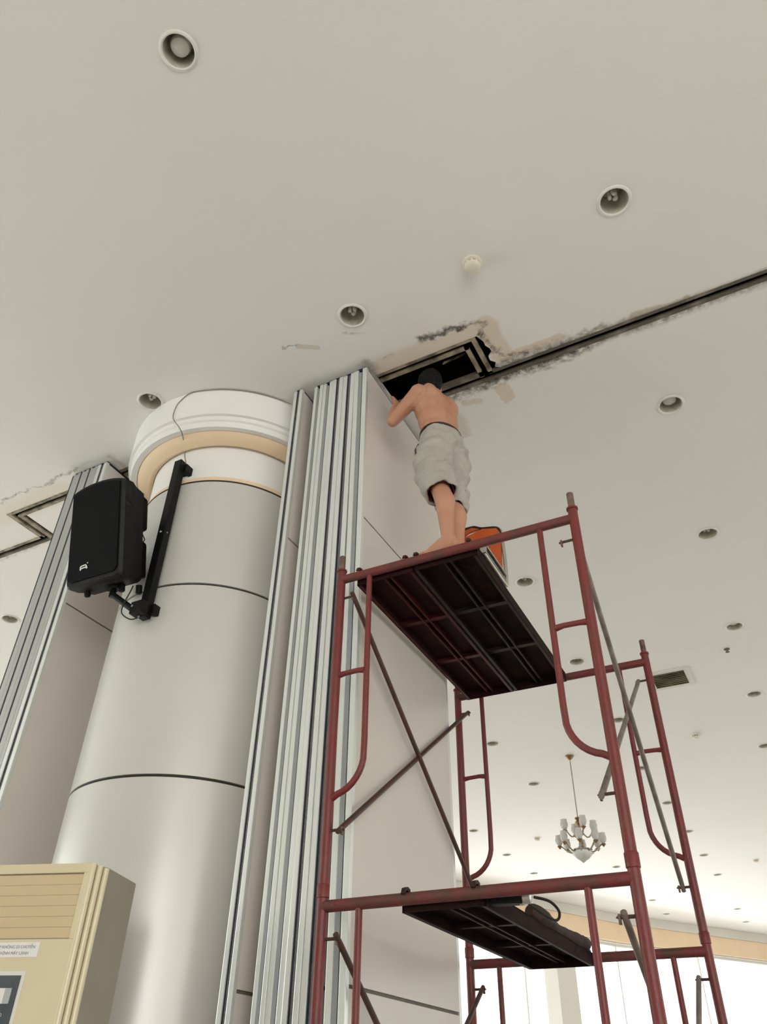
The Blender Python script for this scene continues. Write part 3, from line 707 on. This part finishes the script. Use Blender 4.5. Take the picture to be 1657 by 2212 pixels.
    MB().box(-.052, .040, -.075, -.015, z0 + .005, z0 + .085).build('pivot_block', M['steelblk'], b, bevel=0.004)
    MB().tube([(sp.x, sp.y, sp.z - .05), (sp.x, sp.y, sp.z + .02)], .020, 12).build('spigot', M['steelblk'], b)
    for q in ((-.03, -.078, z0 + .05), (-.01, -.03, z0 - .002)): MB().tube([q, (q[0], q[1] - .006, q[2])], .007, 8).build('bolt', M['bolt'], b)
    c = [F(.10, -H + .02, .24) + P, Vector((-3.24, 2.79, 3.60)), Vector((-3.262, 2.78, 3.50)), Vector((-3.245, 2.77, 3.43)), Vector((-3.20, 2.80, 3.395)), Vector((-3.185, 2.84, 3.42))]
    tag(MB().tube(bez(c), .004, 6).build('speaker_cable', M['wireblk'], None, smooth=True), 'thin black cable looping under the loudspeaker to its bracket', 'cable')
def bez(p, k=8):
    p = [Vector(q) for q in p]; out = []
    for i in range(len(p) - 1):
        a, b, c, d = p[max(0, i - 1)], p[i], p[i + 1], p[min(len(p) - 1, i + 2)]
        for j in range(k):
            s = j / k; out.append(0.5 * ((2 * b) + (c - a) * s + (2 * a - 5 * b + 4 * c - d) * s * s + (3 * b - a - 3 * c + d) * s ** 3))
    out.append(p[-1]); return out
loudspeaker()
def cyl_hit(x, y, r):
    q = ray(x, y); a = q[0] ** 2 + q[1] ** 2; b = -2 * (q[0] * CC[0] + q[1] * CC[1]); c = CC[0] ** 2 + CC[1] ** 2 - r * r
    t = (-b - math.sqrt(max(0, b * b - 4 * a * c))) / (2 * a); return (q[0] * t, q[1] * t, CAMZ + q[2] * t)
wp = [(-3.14, 2.905, 4.66)] + [cyl_hit(x, y, .622) for x, y in ((399, 985), (400, 975))] + [cyl_hit(396, 950, .72), cyl_hit(393, 935, .79)] + [cyl_hit(x, y, .833) for x, y in ((385, 920), (376, 908), (374, 897), (380, 880), (388, 868))]
for x in (410, 440, 480, 520, 560, 590, 610):
    p = cyl_hit(x, 855, .834); wp.append((p[0], p[1], CEIL - .006))
p = cyl_hit(628, 870, .85); wp.append((p[0], p[1], CEIL - .02))
tag(MB().tube(bez(wp, 5), .0035, 6).build('wire', M['wire'], None, smooth=True), 'thin grey wire running from the bracket up over the cornice along the ceiling', 'wire')

# ------------------------------------------------------------------ floor standing air conditioner
def aircon():
    t = thing('air_conditioner', 'cream floor standing air conditioner with louvres and control panel at lower left', 'air conditioner', (-2.4826, 2.2840, 0), 0.326)
    HT = 1.87; W = .56; D = .335
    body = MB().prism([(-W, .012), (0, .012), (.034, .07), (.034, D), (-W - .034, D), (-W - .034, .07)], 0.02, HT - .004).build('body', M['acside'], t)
    # fluted corners: three rounded ribs each side
    for s in (1, -1):
        for k in range(3):
            f = k / 2.0; x = .002 + .030 * f; y = .010 + .050 * f
            xx = x if s > 0 else -W - x
            MB().tube([(xx, y, .03), (xx, y, HT - .002 - .004 * k)], .0125, 10).build('corner_rib', M['cream'], t, smooth=True)
    # front frame around the louvre opening
    MB().box(-W, 0, 0, .02, HT - .035, HT).build('front_top', M['cream'], t, bevel=0.004)
    MB().box(-W, 0, 0, .02, .03, 1.610).build('front_panel', M['cream'], t, bevel=0.003)
    for x in (-W, -.024): MB().box(x, x + .024, 0, .02, 1.610, HT - .035).build('front_stile', M['cream'], t)
    n = 6; z0, z1 = 1.614, HT - .038
    for i in range(n):
        a = z0 + (z1 - z0) * i / n; b = z0 + (z1 - z0) * (i + 1) / n
        MB().obox((-W / 2, .013, (a + b) / 2), (1, 0, 0), (0, math.cos(.10), math.sin(.10)), (0, -math.sin(.10), math.cos(.10)), W / 2 - .025, .004, (b - a) / 2 - .0008).build('louver', M['louver'], t)
    # sticker with its two lines of print
    stk = MB().box(-.44, -.132, -.0012, .001, 1.552, 1.600).build('notice_sticker', M['paper'], t)
    R = Matrix.Rotation(PI / 2, 4, 'X')
    world_text('print', 'GIÚP KHÔNG DI CHUYỂN', .0140, M['ink'], stk, Matrix.Translation((-.147, -.0016, 1.580)) @ R, 'RIGHT')
    world_text('print', 'CHỈNH MÁY LẠNH', .0140, M['ink'], stk, Matrix.Translation((-.168, -.0016, 1.560)) @ R, 'RIGHT')
    fr = MB().box(-.42, -.158, -.004, .002, 1.18, 1.508).build('display_frame', M['dispframe'], t, bevel=0.002)
    dp = MB().box(-.41, -.170, -.0052, -.002, 1.19, 1.494).build('display', M['disp'], fr)
    MB().box(-.38, -.192, -.0064, -.004, 1.408, 1.455).build('label_strip', M['paper'], fr)
    MB().box(-.217, -.192, -.0070, -.004, 1.408, 1.455).build('label_end', M['dispgrey'], fr)
    world_text('print', '16b', .026, M['dispgrey'], fr, Matrix.Translation((-.205, -.0062, 1.368)) @ R, 'RIGHT')
    MB().box(-W - .03, .03, .01, D, 0, .03).build('plinth', M['acside'], t)
aircon()
#@@SCAFFOLD
# ------------------------------------------------------------------ scaffold tower
SO = (-1.8315, 2.9276); SR = 0.018703
ZU = 3.347; ZL = ZU - 1.567; WID = 1.25; DEP = 1.61
tw = thing('scaffold_tower', 'red painted tubular steel scaffold tower with cross braces', 'scaffold', (*SO, 0), SR)
def lift(zl, zbot, top):
    for y in (0, DEP):
        for x in (0, WID):
            s = 1 if x == 0 else -1
            p = MB().tube([(x, y, zbot), (x, y, zl + .055)], .0225, 14).build('post', M['red'], tw, smooth=True)
            if top:
                MB().tube([(x, y, zl + .04), (x, y, zl + .147)], .0165, 12).build('spigot', M['spigot'], p, smooth=True)
                MB().lathe([(.023, .0), (.0275, .003), (.0275, .012), (.023, .016), (.017, .016), (.017, 0)], 14, (x, y, zl + .047), closed=True).build('collar', M['red'], p, smooth=True)
            else:
                MB().lathe([(.0225, .0), (.0262, .003), (.0262, .05), (.0225, .055), (.02, .055), (.02, 0)], 14, (x, y, zl + .03), closed=True).build('collar', M['red'], p, smooth=True)
            for dz in (-.118, -1.274):
                MB().tube([(x + s * .015, y, zl + dz), (x + s * .080, y, zl + dz), (x + s * .082, y, zl + dz - .004)], .0065, 8).build('brace_pin', M['brace'], p)
                MB().box(x + s * .074 - .004, x + s * .074 + .004, y - .007, y + .007, zl + dz - .022, zl + dz + .010).build('pin_catch', M['spigot'], p)
            # inner guard tube: straight down, then a quarter bend into the post
            xi = .168; pts = [(x + s * xi, y, zl)] + [(x + s * xi, y, zl - .30 * k) for k in (1, 2, 3)]
            R = .150
            for k in range(1, 9):
                a = k / 8 * PI / 2 * 0.86; pts.append((x + s * (xi - R * (1 - math.cos(a)) * 1.08), y, zl - .955 - R * math.sin(a) * 1.15))
            pts.append((x + s * .010, y, zl - 1.142))
            MB().tube(pts, .0145, 12).build('guard_tube', M['red'], tw, smooth=True)
            MB().tube([(x + s * .012, y, zl - .552), (x + s * .05, y, zl - .548), (x + s * .12, y, zl - .546), (x + s * (xi - .008), y, zl - .552)], [.0155, .0125, .0125, .0155], 10).build('rung', M['red'], tw, smooth=True)
        MB().tube([(0.0, y, zl), (WID, y, zl)], .0235, 14).build('ledger', M['rust'], tw, smooth=True)
lift(ZU, ZL + .058, True)
lift(ZL, .20, False)
def braces(zl):
    za, zb = zl - .118, zl - 1.274
    for x, m in ((.070, M['brace']), (WID - .062, M['bracegrey'])):
        off = .007
        for k, (p, q) in enumerate((((x + off, 0, za) if x < .5 or zl < 2.5 else (WID - .004, .034, za), (x + off, DEP, zb)), ((x - off, 0, zb), (x - off, DEP, za)))):
            d = Vector(q) - Vector(p); d.normalize(); p2 = Vector(p) - d * .022; q2 = Vector(q) + d * .022
            b = MB().tube([p2, Vector(p) + d * .03, Vector(q) - d * .03, q2], [.0115, .0125, .0125, .0115], 10).build('brace', m, tw, smooth=True)
braces(ZU); braces(ZL)
for y in (0, DEP):
    for x in (0, WID):
        c = MB().tube([(x, y, .20), (x, y, .26)], .028, 12).build('caster_stem', M['spigot'], tw)
        MB().box(x - .035, x + .035, y - .028, y + .028, .16, .20).build('caster_fork', M['spigot'], c)
        MB().tube([(x - .022, y, .085), (x + .022, y, .085)], .085, 20).build('caster_wheel', M['rubber'], c, smooth=True)

def plank(label, x0, x1, z, m, rib, side=None):
    t = thing('scaffold_plank', label, 'plank', (SO[0], SO[1], z), SR, 'steel walking planks')
    y0, y1 = .026, DEP - .026
    MB().box(x0, x1, y0, y1, .014, .020).build('deck_sheet', m, t)
    dp = -.040
    for x in (x0, x1 - .006): MB().box(x, x + .006, y0, y1, dp, .018).build('side_rail', m, t)
    for x in (x0 + .006, x1 - .020): MB().box(x, x + .014, y0, y1, dp, dp + .004).build('rail_lip', rib, t)
    xm = (x0 + x1) / 2
    for x in (xm - .022, xm + .014): MB().box(x, x + .010, y0, y1, -.018, .014).build('centre_rib', rib, t)
    for y in (.56, 1.07): MB().box(x0 + .006, x1 - .006, y - .016, y + .016, -.012, .010).build('cross_member', rib, t)
    for y in (y0, y1 - .005): MB().box(x0, x1, y, y + .005, dp, .018).build('end_plate', m, t)
    for y, s in ((0, 1), (DEP, -1)):
        for x in (x0 + .02, x1 - .035):
            pts = [(y + s * .028, .0), (y + s * .026, .040), (y + s * .004, .046), (y - s * .020, .038), (y - s * .030, .016), (y - s * .024, .014), (y - s * .014, .028), (y + s * .004, .033), (y + s * .020, .026), (y + s * .022, .0)]
            MB().prism(pts, x, x + .016, lambda a, b, c: (c, a, b)).build('hook', rib, t)
    return t
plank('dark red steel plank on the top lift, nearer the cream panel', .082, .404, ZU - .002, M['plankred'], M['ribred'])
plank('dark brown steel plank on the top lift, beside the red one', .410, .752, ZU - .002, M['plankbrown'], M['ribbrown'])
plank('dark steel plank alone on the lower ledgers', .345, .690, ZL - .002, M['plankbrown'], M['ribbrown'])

# sack and tool lying on the lower plank
def roll_mesh():
    mb = MB(); pts = []; rs = []
    rr = random.Random(5)
    for i in range(26):
        u = i / 25; pts.append((.668 + .010 * math.sin(9 * u), .62 + .92 * u, .034 + .006 * math.sin(7 * u + 1))); rs.append((.033 + .003 * math.sin(13 * u) + rr.uniform(-.002, .002)) * (0.55 if i in (0, 25) else 1))
    mb.tube(pts, rs, 14); return mb
sack = roll_mesh().build('rolled_sack', M['tarp'], None, smooth=True); sack.location = (SO[0], SO[1], ZL + .008); sack.rotation_euler = (0, 0, SR)
tag(sack, 'long brown rolled sack lying on the lower plank', 'sack')
tool = thing('power_tool', 'small dark power tool at the front end of the lower plank', 'tool', (SO[0] + .575, SO[1] + .10, ZL - .030), SR)
MB().obox((.16, .0, .022), (1, .1, 0), (-.1, 1, 0), (0, 0, 1), .075, .030, .024).build('body', M['black'], tool, bevel=0.008)
MB().tube([(.22, .01, .022), (.262, .015, .022), (.27, .015, .022)], [.026, .024, .012], 12).build('nose', M['bolt'], tool, smooth=True)
tag(MB().tube(bez([(SO[0] + .85, SO[1] + .12, ZL - .01), (SO[0] + .895, SO[1] + .17, ZL - .02), (SO[0] + .905, SO[1] + .24, ZL - .045), (SO[0] + .87, SO[1] + .30, ZL - .06), (SO[0] + .80, SO[1] + .34, ZL - .02), (SO[0] + .70, SO[1] + .36, ZL + .06)]), .0055, 7).build('tool_cord', M['wireblk'], None, smooth=True),
    'short dark cord hanging in a loop off the lower plank', 'cord')

# orange folding chair resting on the top plank
def chair():
    t = thing('folding_chair', 'low orange backed metal folding chair set on the top plank', 'chair', (SO[0], SO[1], ZU), SR)
    xl, xr = .455, .752; yb, yf = .485, .130
    for x in (xl, xr):
        MB().tube(bez([(x, yf, .036), (x, (yf + yb) / 2, .034), (x, yb - .02, .038), (x, yb, .07), (x, yb + .006, .25), (x - (.0 if x == xl else .012), yb + .02, .43)], 6), .011, 10).build('side_tube', M['chrome'], t, smooth=True)
        MB().box(x - .016, x + .016, yf - .008, yf + .008, .030, .105).build('front_leg', M['chrome'], t, bevel=0.002)
        MB().box(x - .006, x + .006, yf, yb, .098, .112).build('seat_rail', M['chrome'], t)
        MB().box(x - .005, x + .005, yf + .02, yb, .058, .066).build('stretcher', M['chrome'], t)
    MB().box(xl + .004, xr - .004, yf, yb - .02, .086, .108).build('seat', M['seatdark'], t, bevel=0.004)
    MB().box(xl + .004, xr - .004, yf + .01, yb - .02, .108, .122).build('seat_pad', M['orange'], t, bevel=0.004)
    # backrest: outlined plate with a hand grip slot, in x-z
    top = [(xl + .012, .118), (xr - .018, .118), (xr - .010, .40), (xr - .03, .438), (xr - .12, .462), (xl + .12, .488), (xl + .03, .478), (xl + .008, .44)]
    slot = [(xl + .075, .432), (xl + .13, .447), (xl + .19, .462), (xl + .17, .470), (xl + .10, .462), (xl + .07, .446)]
    ov, keep = cdt_sheet(top, [slot])
    me = bpy.data.meshes.new('backrest'); me.from_pydata([(v.x, yb + .006 + .03 * (v.y - .118), v.y) for v in ov], [], [tuple(f) for f in keep])
    bm = bmesh.new(); bm.from_mesh(me); ex = bmesh.ops.extrude_face_region(bm, geom=list(bm.faces))
    for e in ex['geom']:
        if isinstance(e, bmesh.types.BMVert): e.co.y -= .018
    bmesh.ops.recalc_face_normals(bm, faces=bm.faces); bm.to_mesh(me); bm.free(); me.materials.append(M['orange']); link('backrest', me, t)
    MB().tube(bez([(xr - .012, yb + .01, .40), (xr - .03, yb + .008, .446), (xr - .12, yb + .008, .470), (xl + .12, yb + .008, .496), (xl + .03, yb + .008, .486), (xl + .004, yb + .01, .44)], 5), .009, 8).build('top_tube', M['ribbrown'], t, smooth=True)
chair()
#@@PERSON
# ------------------------------------------------------------------ the person
def capsule(mb, a, b, ra, rb, n=14, ea=None):
    """tapered capsule; ea = (axis, factor) squashes the section along an axis"""
    a, b = Vector(a), Vector(b); d = b - a; L = d.length; d = d / L if L > 1e-6 else Vector((0, 0, 1))
    ref = Vector(ea[0]) if ea else (Vector((0, 0, 1)) if abs(d.z) < .9 else Vector((1, 0, 0)))
    x = (ref - d * ref.dot(d)).normalized(); y = d.cross(x); fx = ea[1] if ea else 1.0
    rings = []
    for i in range(1, 5): t = -PI / 2 + PI / 2 * i / 4; rings.append((a + d * (math.sin(t) * ra), ra * math.cos(t)))
    for i in range(0, 4): t = PI / 2 * i / 4; rings.append((b + d * (math.sin(t) * rb), rb * math.cos(t)))
    vs = [a - d * ra]; 
    for c, r in rings:
        for k in range(n): an = 2 * PI * k / n; vs.append(c + x * (math.cos(an) * r * fx) + y * (math.sin(an) * r))
    vs.append(b + d * rb); fs = []
    for k in range(n): fs.append((0, 1 + (k + 1) % n, 1 + k))
    for i in range(len(rings) - 1):
        for k in range(n): fs.append((1 + i * n + k, 1 + i * n + (k + 1) % n, 1 + (i + 1) * n + (k + 1) % n, 1 + (i + 1) * n + k))
    o = 1 + (len(rings) - 1) * n
    for k in range(n): fs.append((o + k, o + (k + 1) % n, len(vs) - 1))
    mb.add(vs, fs)
def limb(mb, pts, rs, ea=None):
    for i in range(len(pts) - 1): capsule(mb, pts[i], pts[i + 1], rs[i], rs[i + 1], ea=ea)
def ell(mb, c, ax, ay, az, rx, ry, rz, n=20, m=14):
    k = MB().ball((0, 0, 0), 1.0, n, m); ax, ay, az, c = Vector(ax), Vector(ay), Vector(az), Vector(c)
    mb.add([c + ax * (v[0] * rx) + ay * (v[1] * ry) + az * (v[2] * rz) for v in k.v], k.f)
def fuse(mb, name, m, parent, voxel, smooth_it, origin, deci=None, fn=None):
    me = bpy.data.meshes.new(name); me.from_pydata([tuple(Vector(v) - origin) for v in mb.v], [], mb.f); me.update()
    bm = bmesh.new(); bm.from_mesh(me); bmesh.ops.recalc_face_normals(bm, faces=bm.faces); bm.to_mesh(me); bm.free()
    o = bpy.data.objects.new(name, me); COL.objects.link(o)
    r = o.modifiers.new('r', 'REMESH'); r.mode = 'VOXEL'; r.voxel_size = voxel
    s = o.modifiers.new('s', 'SMOOTH'); s.factor = 0.5; s.iterations = smooth_it
    if deci: d = o.modifiers.new('d', 'DECIMATE'); d.ratio = deci
    bpy.context.view_layer.update()
    ev = o.evaluated_get(bpy.context.evaluated_depsgraph_get()); nm = bpy.data.meshes.new_from_object(ev)
    bpy.data.objects.remove(o); bpy.data.meshes.remove(me)
    if fn:
        for v in nm.vertices: v.co = fn(v.co + origin) - origin
    nm.name = name; nm.materials.clear(); nm.materials.append(m)
    for p in nm.polygons: p.use_smooth = True
    return link(name, nm, parent)

def person():
    V = Vector
    SOLE = ZU + .024
    Fd = V((-.95, .30, 0)).normalized(); Lf = V((-Fd.y, Fd.x, 0)); UP = V((0, 0, 1))      # facing the panel face; Lf = the person's left
    O = V((-1.24, 2.99, SOLE))
    t = thing('person', 'shirtless person in grey shorts standing on the top plank, head in the ceiling hatch', 'person', tuple(O))
    # joints
    lank, rank = V((-1.232, 2.978, SOLE + .085)), V((-1.224, 3.080, SOLE + .085))
    lkne, rkne = V((-1.300, 3.055, 3.865)), V((-1.288, 3.198, 3.848))
    lhip, rhip = V((-1.372, 3.155, 4.255)), V((-1.318, 3.292, 4.262))
    pel = (lhip + rhip) / 2 + V((0, 0, .03))
    wst = V((-1.365, 3.245, 4.465)); chest = V((-1.400, 3.262, 4.695)); nck = V((-1.432, 3.270, 4.850))
    lsh, rsh = V((-1.452, 3.120, 4.775)), V((-1.362, 3.395, 4.800))
    lel, lwr = V((-1.650, 3.145, 4.635)), V((-1.672, 3.235, 4.865))
    rel, rwr = V((-1.490, 3.520, 4.930)), V((-1.525, 3.500, 5.140))
    hd = V((-1.448, 3.278, 4.978))
    mb = MB()
    # torso, section flattened front to back
    tw_ax = ((rsh - lsh).normalized())
    fr = (Fd - tw_ax * Fd.dot(tw_ax)).normalized()
    upT = (nck - wst).normalized()
    fr = (fr - upT * fr.dot(upT)).normalized(); sd = upT.cross(fr)
    ell(mb, pel, sd, fr, UP, .145, .105, .125)
    ell(mb, wst, sd, fr, upT, .140, .103, .14)
    ell(mb, (wst + chest) / 2, sd, fr, upT, .150, .108, .15)
    ell(mb, chest, sd, fr, upT, .168, .115, .165)
    ell(mb, chest + upT * .09, sd, fr, upT, .165, .098, .10)
    # back muscles either side of the spine, shoulder blades
    for s in (-1, 1):
        limb(mb, [wst - fr * .054 + sd * s * .040 - upT * .01, chest - fr * .072 + sd * s * .052, chest - fr * .060 + sd * s * .050 + upT * .10], [.043, .050, .044])
        ell(mb, chest + upT * .075 + sd * s * .092 - fr * .062, sd, fr, upT, .062, .044, .085)
    limb(mb, [nck - upT * .04, hd - UP * .05 + Fd * .0], [.062, .056])
    limb(mb, [nck - upT * .035, lsh], [.058, .060]); limb(mb, [nck - upT * .035, rsh], [.058, .060])
    # head with face
    hf = V((-.62, .74, .16)).normalized(); hu = (UP - hf * UP.dot(hf)).normalized(); hl = hu.cross(hf)
    ell(mb, hd + hu * .012 - hf * .012, hl, hf, hu, .074, .094, .100)
    ell(mb, hd - hu * .045 + hf * .026, hl, hf, hu, .058, .066, .070)
    ell(mb, hd - hu * .095 + hf * .058, hl, hf, hu, .026, .026, .020)
    limb(mb, [hd + hf * .082 + hu * .012, hd + hf * .104 - hu * .030], [.009, .014])
    ell(mb, hd + hf * .074 - hu * .066, hl, hf, hu, .026, .014, .009)
    for s in (-1, 1):
        ell(mb, hd + hl * s * .074 - hf * .006 - hu * .020, hl, hf, hu, .011, .020, .032)
        ell(mb, hd + hf * .076 + hu * .018 + hl * s * .030, hl, hf, hu, .022, .012, .008)
    # arms
    limb(mb, [lsh, (lsh + lel) / 2, lel], [.058, .049, .040]); limb(mb, [lel, lel * .6 + lwr * .4, lwr], [.039, .041, .027])
    limb(mb, [rsh, (rsh + rel) / 2, rel], [.058, .049, .040]); limb(mb, [rel, rel * .6 + rwr * .4, rwr], [.039, .041, .027])
    # legs
    limb(mb, [lhip, (lhip + lkne) / 2, lkne], [.088, .074, .056]); limb(mb, [rhip, (rhip + rkne) / 2, rkne], [.088, .074, .056])
    for k, a, s in ((lkne, lank, 1), (rkne, rank, -1)):
        limb(mb, [k, k * .70 + a * .30 - Fd * .020, k * .35 + a * .65 - Fd * .006, a], [.053, .056, .042, .036])
        # foot: heel, instep, ball, toes
        fd = (V((-.985, .05, 0)) if s > 0 else V((-.95, .30, 0))).normalized(); fl = V((-fd.y, fd.x, 0))
        he = V((a.x, a.y, SOLE + .030)) - fd * .038; ba = V((a.x, a.y, SOLE + .026)) + fd * .118
        limb(mb, [a, he], [.036, .030]); limb(mb, [a - UP * .01, V((a.x, a.y, SOLE + .045)) + fd * .06, ba], [.036, .034, .025], ea=(tuple(fl), 1.2))
        limb(mb, [he, ba], [.030, .024], ea=(tuple(fl), 1.25))
        for q in range(5):
            off = (-.030 + .0145 * q) * (1 if s < 0 else -1); ln = (.058, .056, .050, .043, .034)[q] if True else 0
            limb(mb, [ba + fl * off + UP * -.006, ba + fl * off + fd * ln - UP * .012], [.0125, (.0125 if q == 0 else .0095)])
    # hands: palm and five fingers
    def hand(w, tip, palm_n, side, curl):
        d = (tip - w).normalized(); pn = (palm_n - d * palm_n.dot(d)).normalized(); ac = d.cross(pn) * side      # ac toward the thumb
        pc = w + d * .045
        for q in range(4):
            o = (.027 - .018 * q); limb(mb, [w + ac * o * .55 + d * .008, w + d * .088 + ac * o], [.017, .0135])
            ln = (.070, .078, .072, .056)[q]
            k0 = w + d * .088 + ac * o; k1 = k0 + (d * math.cos(curl * .5) + pn * math.sin(curl * .5)) * ln * .45
            k2 = k1 + (d * math.cos(curl) + pn * math.sin(curl)) * ln * .33; k3 = k2 + (d * math.cos(curl * 1.5) + pn * math.sin(curl * 1.5)) * ln * .28
            limb(mb, [k0, k1, k2, k3], [.0105, .0095, .0088, .0075])
        th0 = w + d * .022 + ac * .028; th1 = th0 + (ac * .72 + d * .6 + pn * .25).normalized() * .042; th2 = th1 + (ac * .35 + d * .85 + pn * .35).normalized() * .036
        limb(mb, [th0, th1, th2], [.0155, .0120, .0095])
    hand(lwr, V((-1.715, 3.300, 5.05)), V((-1, .25, 0)), -1, .35)
    hand(rwr, V((-1.535, 3.480, 5.30)), V((-1, -.2, 0)), 1, .5)
    body = fuse(mb, 'body', M['skin'], t, .0055, 3, O, deci=.45)
    # eyes
    for s in (-1, 1):
        e = MB(); ell(e, hd + hf * .078 + hu * .004 + hl * s * .030 - O, hl, hf, hu, .012, .006, .006, 10, 6); e.build('eye', M['eye'], t, smooth=True)
    # hair cap, cut above the nape and ears
    hm = MB(); ell(hm, hd + hu * .026 - hf * .020, hl, hf, hu, .081, .096, .094, 28, 18); ell(hm, hd - hu * .020 - hf * .046, hl, hf, hu, .068, .064, .066, 24, 14)
    rr = random.Random(2)
    fuse(hm, 'hair', M['hair'], t, .006, 3, O, fn=lambda c: c + (c - hd).normalized() * (.004 * math.sin(c.x * 210 + c.y * 90) * math.sin(c.z * 170)))
    # shorts: loose pelvis and two wide legs open at the hem
    sm = MB()
    up_s = (wst - pel).normalized()
    wb = pel * .40 + wst * .60 - V((0, 0, .005)) 
    def ring_tube(mbx, secs, th, n=36):
        vo, vi = [], []
        for c, ax, ay, rx, ry in secs:
            c, ax, ay = V(c), V(ax), V(ay)
            for k in range(n):
                a = 2 * PI * k / n; f = 1 + .035 * math.sin(5 * a + 2.0 * c.z * 9) ; vo.append(c + ax * (math.cos(a) * rx * f) + ay * (math.sin(a) * ry * f)); vi.append(c + ax * (math.cos(a) * (rx * f - th)) + ay * (math.sin(a) * (ry * f - th)))
        m_ = len(secs); N_ = m_ * n; fs = []
        for i in range(m_ - 1):
            for k in range(n):
                k2 = (k + 1) % n; fs.append((i * n + k, i * n + k2, (i + 1) * n + k2, (i + 1) * n + k)); fs.append((N_ + i * n + k2, N_ + i * n + k, N_ + (i + 1) * n + k, N_ + (i + 1) * n + k2))
        for k in range(n):
            k2 = (k + 1) % n; fs.append((k2, k, N_ + k, N_ + k2)); e = (m_ - 1) * n; fs.append((e + k, e + k2, N_ + e + k2, N_ + e + k))
        mbx.add(vo + vi, fs)
    # waist to crotch, open at the top
    wtop = wb + up_s * .045
    secs = []
    for u, rx, ry in ((0.0, .1465, .1130), (.10, .148, .116), (.3, .156, .126), (.55, .165, .138), (.8, .168, .140), (1.0, .155, .125)):
        c = wtop * (1 - u) + (pel - UP * .055) * u; secs.append((c, sd, fr, rx, ry))
    ring_tube(sm, secs, .018)
    ell(sm, pel - UP * .045, sd, fr, UP, .160, .132, .075)
    ell(sm, pel - UP * .09 , sd, fr, UP, .085, .100, .075)
    for hp, kn, s in ((lhip, lkne, 1), (rhip, rkne, -1)):
        dn = (kn - hp).normalized(); a1 = (sd - dn * sd.dot(dn)).normalized(); a2 = dn.cross(a1)
        sgn = 1 if s > 0 else -1
        secs2 = []
        for u, rx, ry in ((-.12, .10, .120), (.15, .106, .128), (.45, .108, .126), (.75, .100, .116), (1.02, .090, .100), (1.10 if s > 0 else 1.12, .086, .095)):
            c = hp * (1 - u) + kn * u + Fd * (.020 * math.sin(PI * min(1, max(0, u)))); kk = 1.0 if s > 0 else .93; secs2.append((c, a1, a2, rx * kk, ry * kk))
        ring_tube(sm, secs2, .014)
        limb(sm, [hp, hp * .6 + kn * .4], [.095, .088])
    def crease(c):
        v = c - pel; a = v.dot(sd); b = v.z
        k = math.sin(a * 62 + b * 30 + 1.5 * math.sin(b * 25)) * .0065 + math.sin(a * 34 - b * 48 + 1.0) * .0060 + .002 * math.sin(b * 120 + a * 40)
        k -= .010 * math.exp(-((a - .012 + .15 * (b + .05)) / .017) ** 2) * max(0.0, min(1.0, (.10 - b) / .10))
        k -= .009 * math.exp(-((b + .02 + .5 * abs(a - .03)) / .014) ** 2) * math.exp(-((a - .05) / .06) ** 2)
        k *= max(0.0, min(1.0, (wtop.z - c.z) / .11)); n = (V((v.x, v.y, 0)) + V((1e-5, 0, 0))).normalized(); return c + n * k
    sh = fuse(sm, 'shorts', M['shorts'], t, .0075, 4, O, deci=.7, fn=crease)
    # dark waistband
    wbm = MB(); pts = []
    c = wtop + up_s * .004
    for k in range(33):
        a = 2 * PI * k / 32; pts.append(c + sd * (math.cos(a) * .1445) + fr * (math.sin(a) * .1110) - O)
    wbm.tube(pts, .007, 6, cap=False, flat=1.0); wbm.build('waistband', M['waist'], sh, smooth=True)
    for hp, kn in ((lhip, lkne), (rhip, rkne)):
        dn = (kn - hp).normalized(); a1 = (sd - dn * sd.dot(dn)).normalized(); a2 = dn.cross(a1); lm = MB()
        secs3 = []
        for u, rx, ry in ((.70, .082, .097), (.9, .078, .089), (1.06, .070, .079)):
            secs3.append((hp * (1 - u) + kn * u - O, a1, a2, rx, ry))
        ring_tube(lm, [(c_, p_, q_, rx_ * (1.0 if hp is lhip else .88), ry_ * (1.0 if hp is lhip else .88)) for c_, p_, q_, rx_, ry_ in secs3], .003); lm.build('lining', M['lining'], sh, smooth=True)
    # side pocket opening
    pk = MB(); pc = lhip + Lf * .098 + Fd * .050 - UP * .015 - O
    pk.tube([pc + UP * .045 - Fd * .012, pc + Lf * .006, pc - UP * .045 + Fd * .010], [.003, .011, .003], 8); pk.build('pocket_opening', M['waist'], sh, smooth=True)
person()
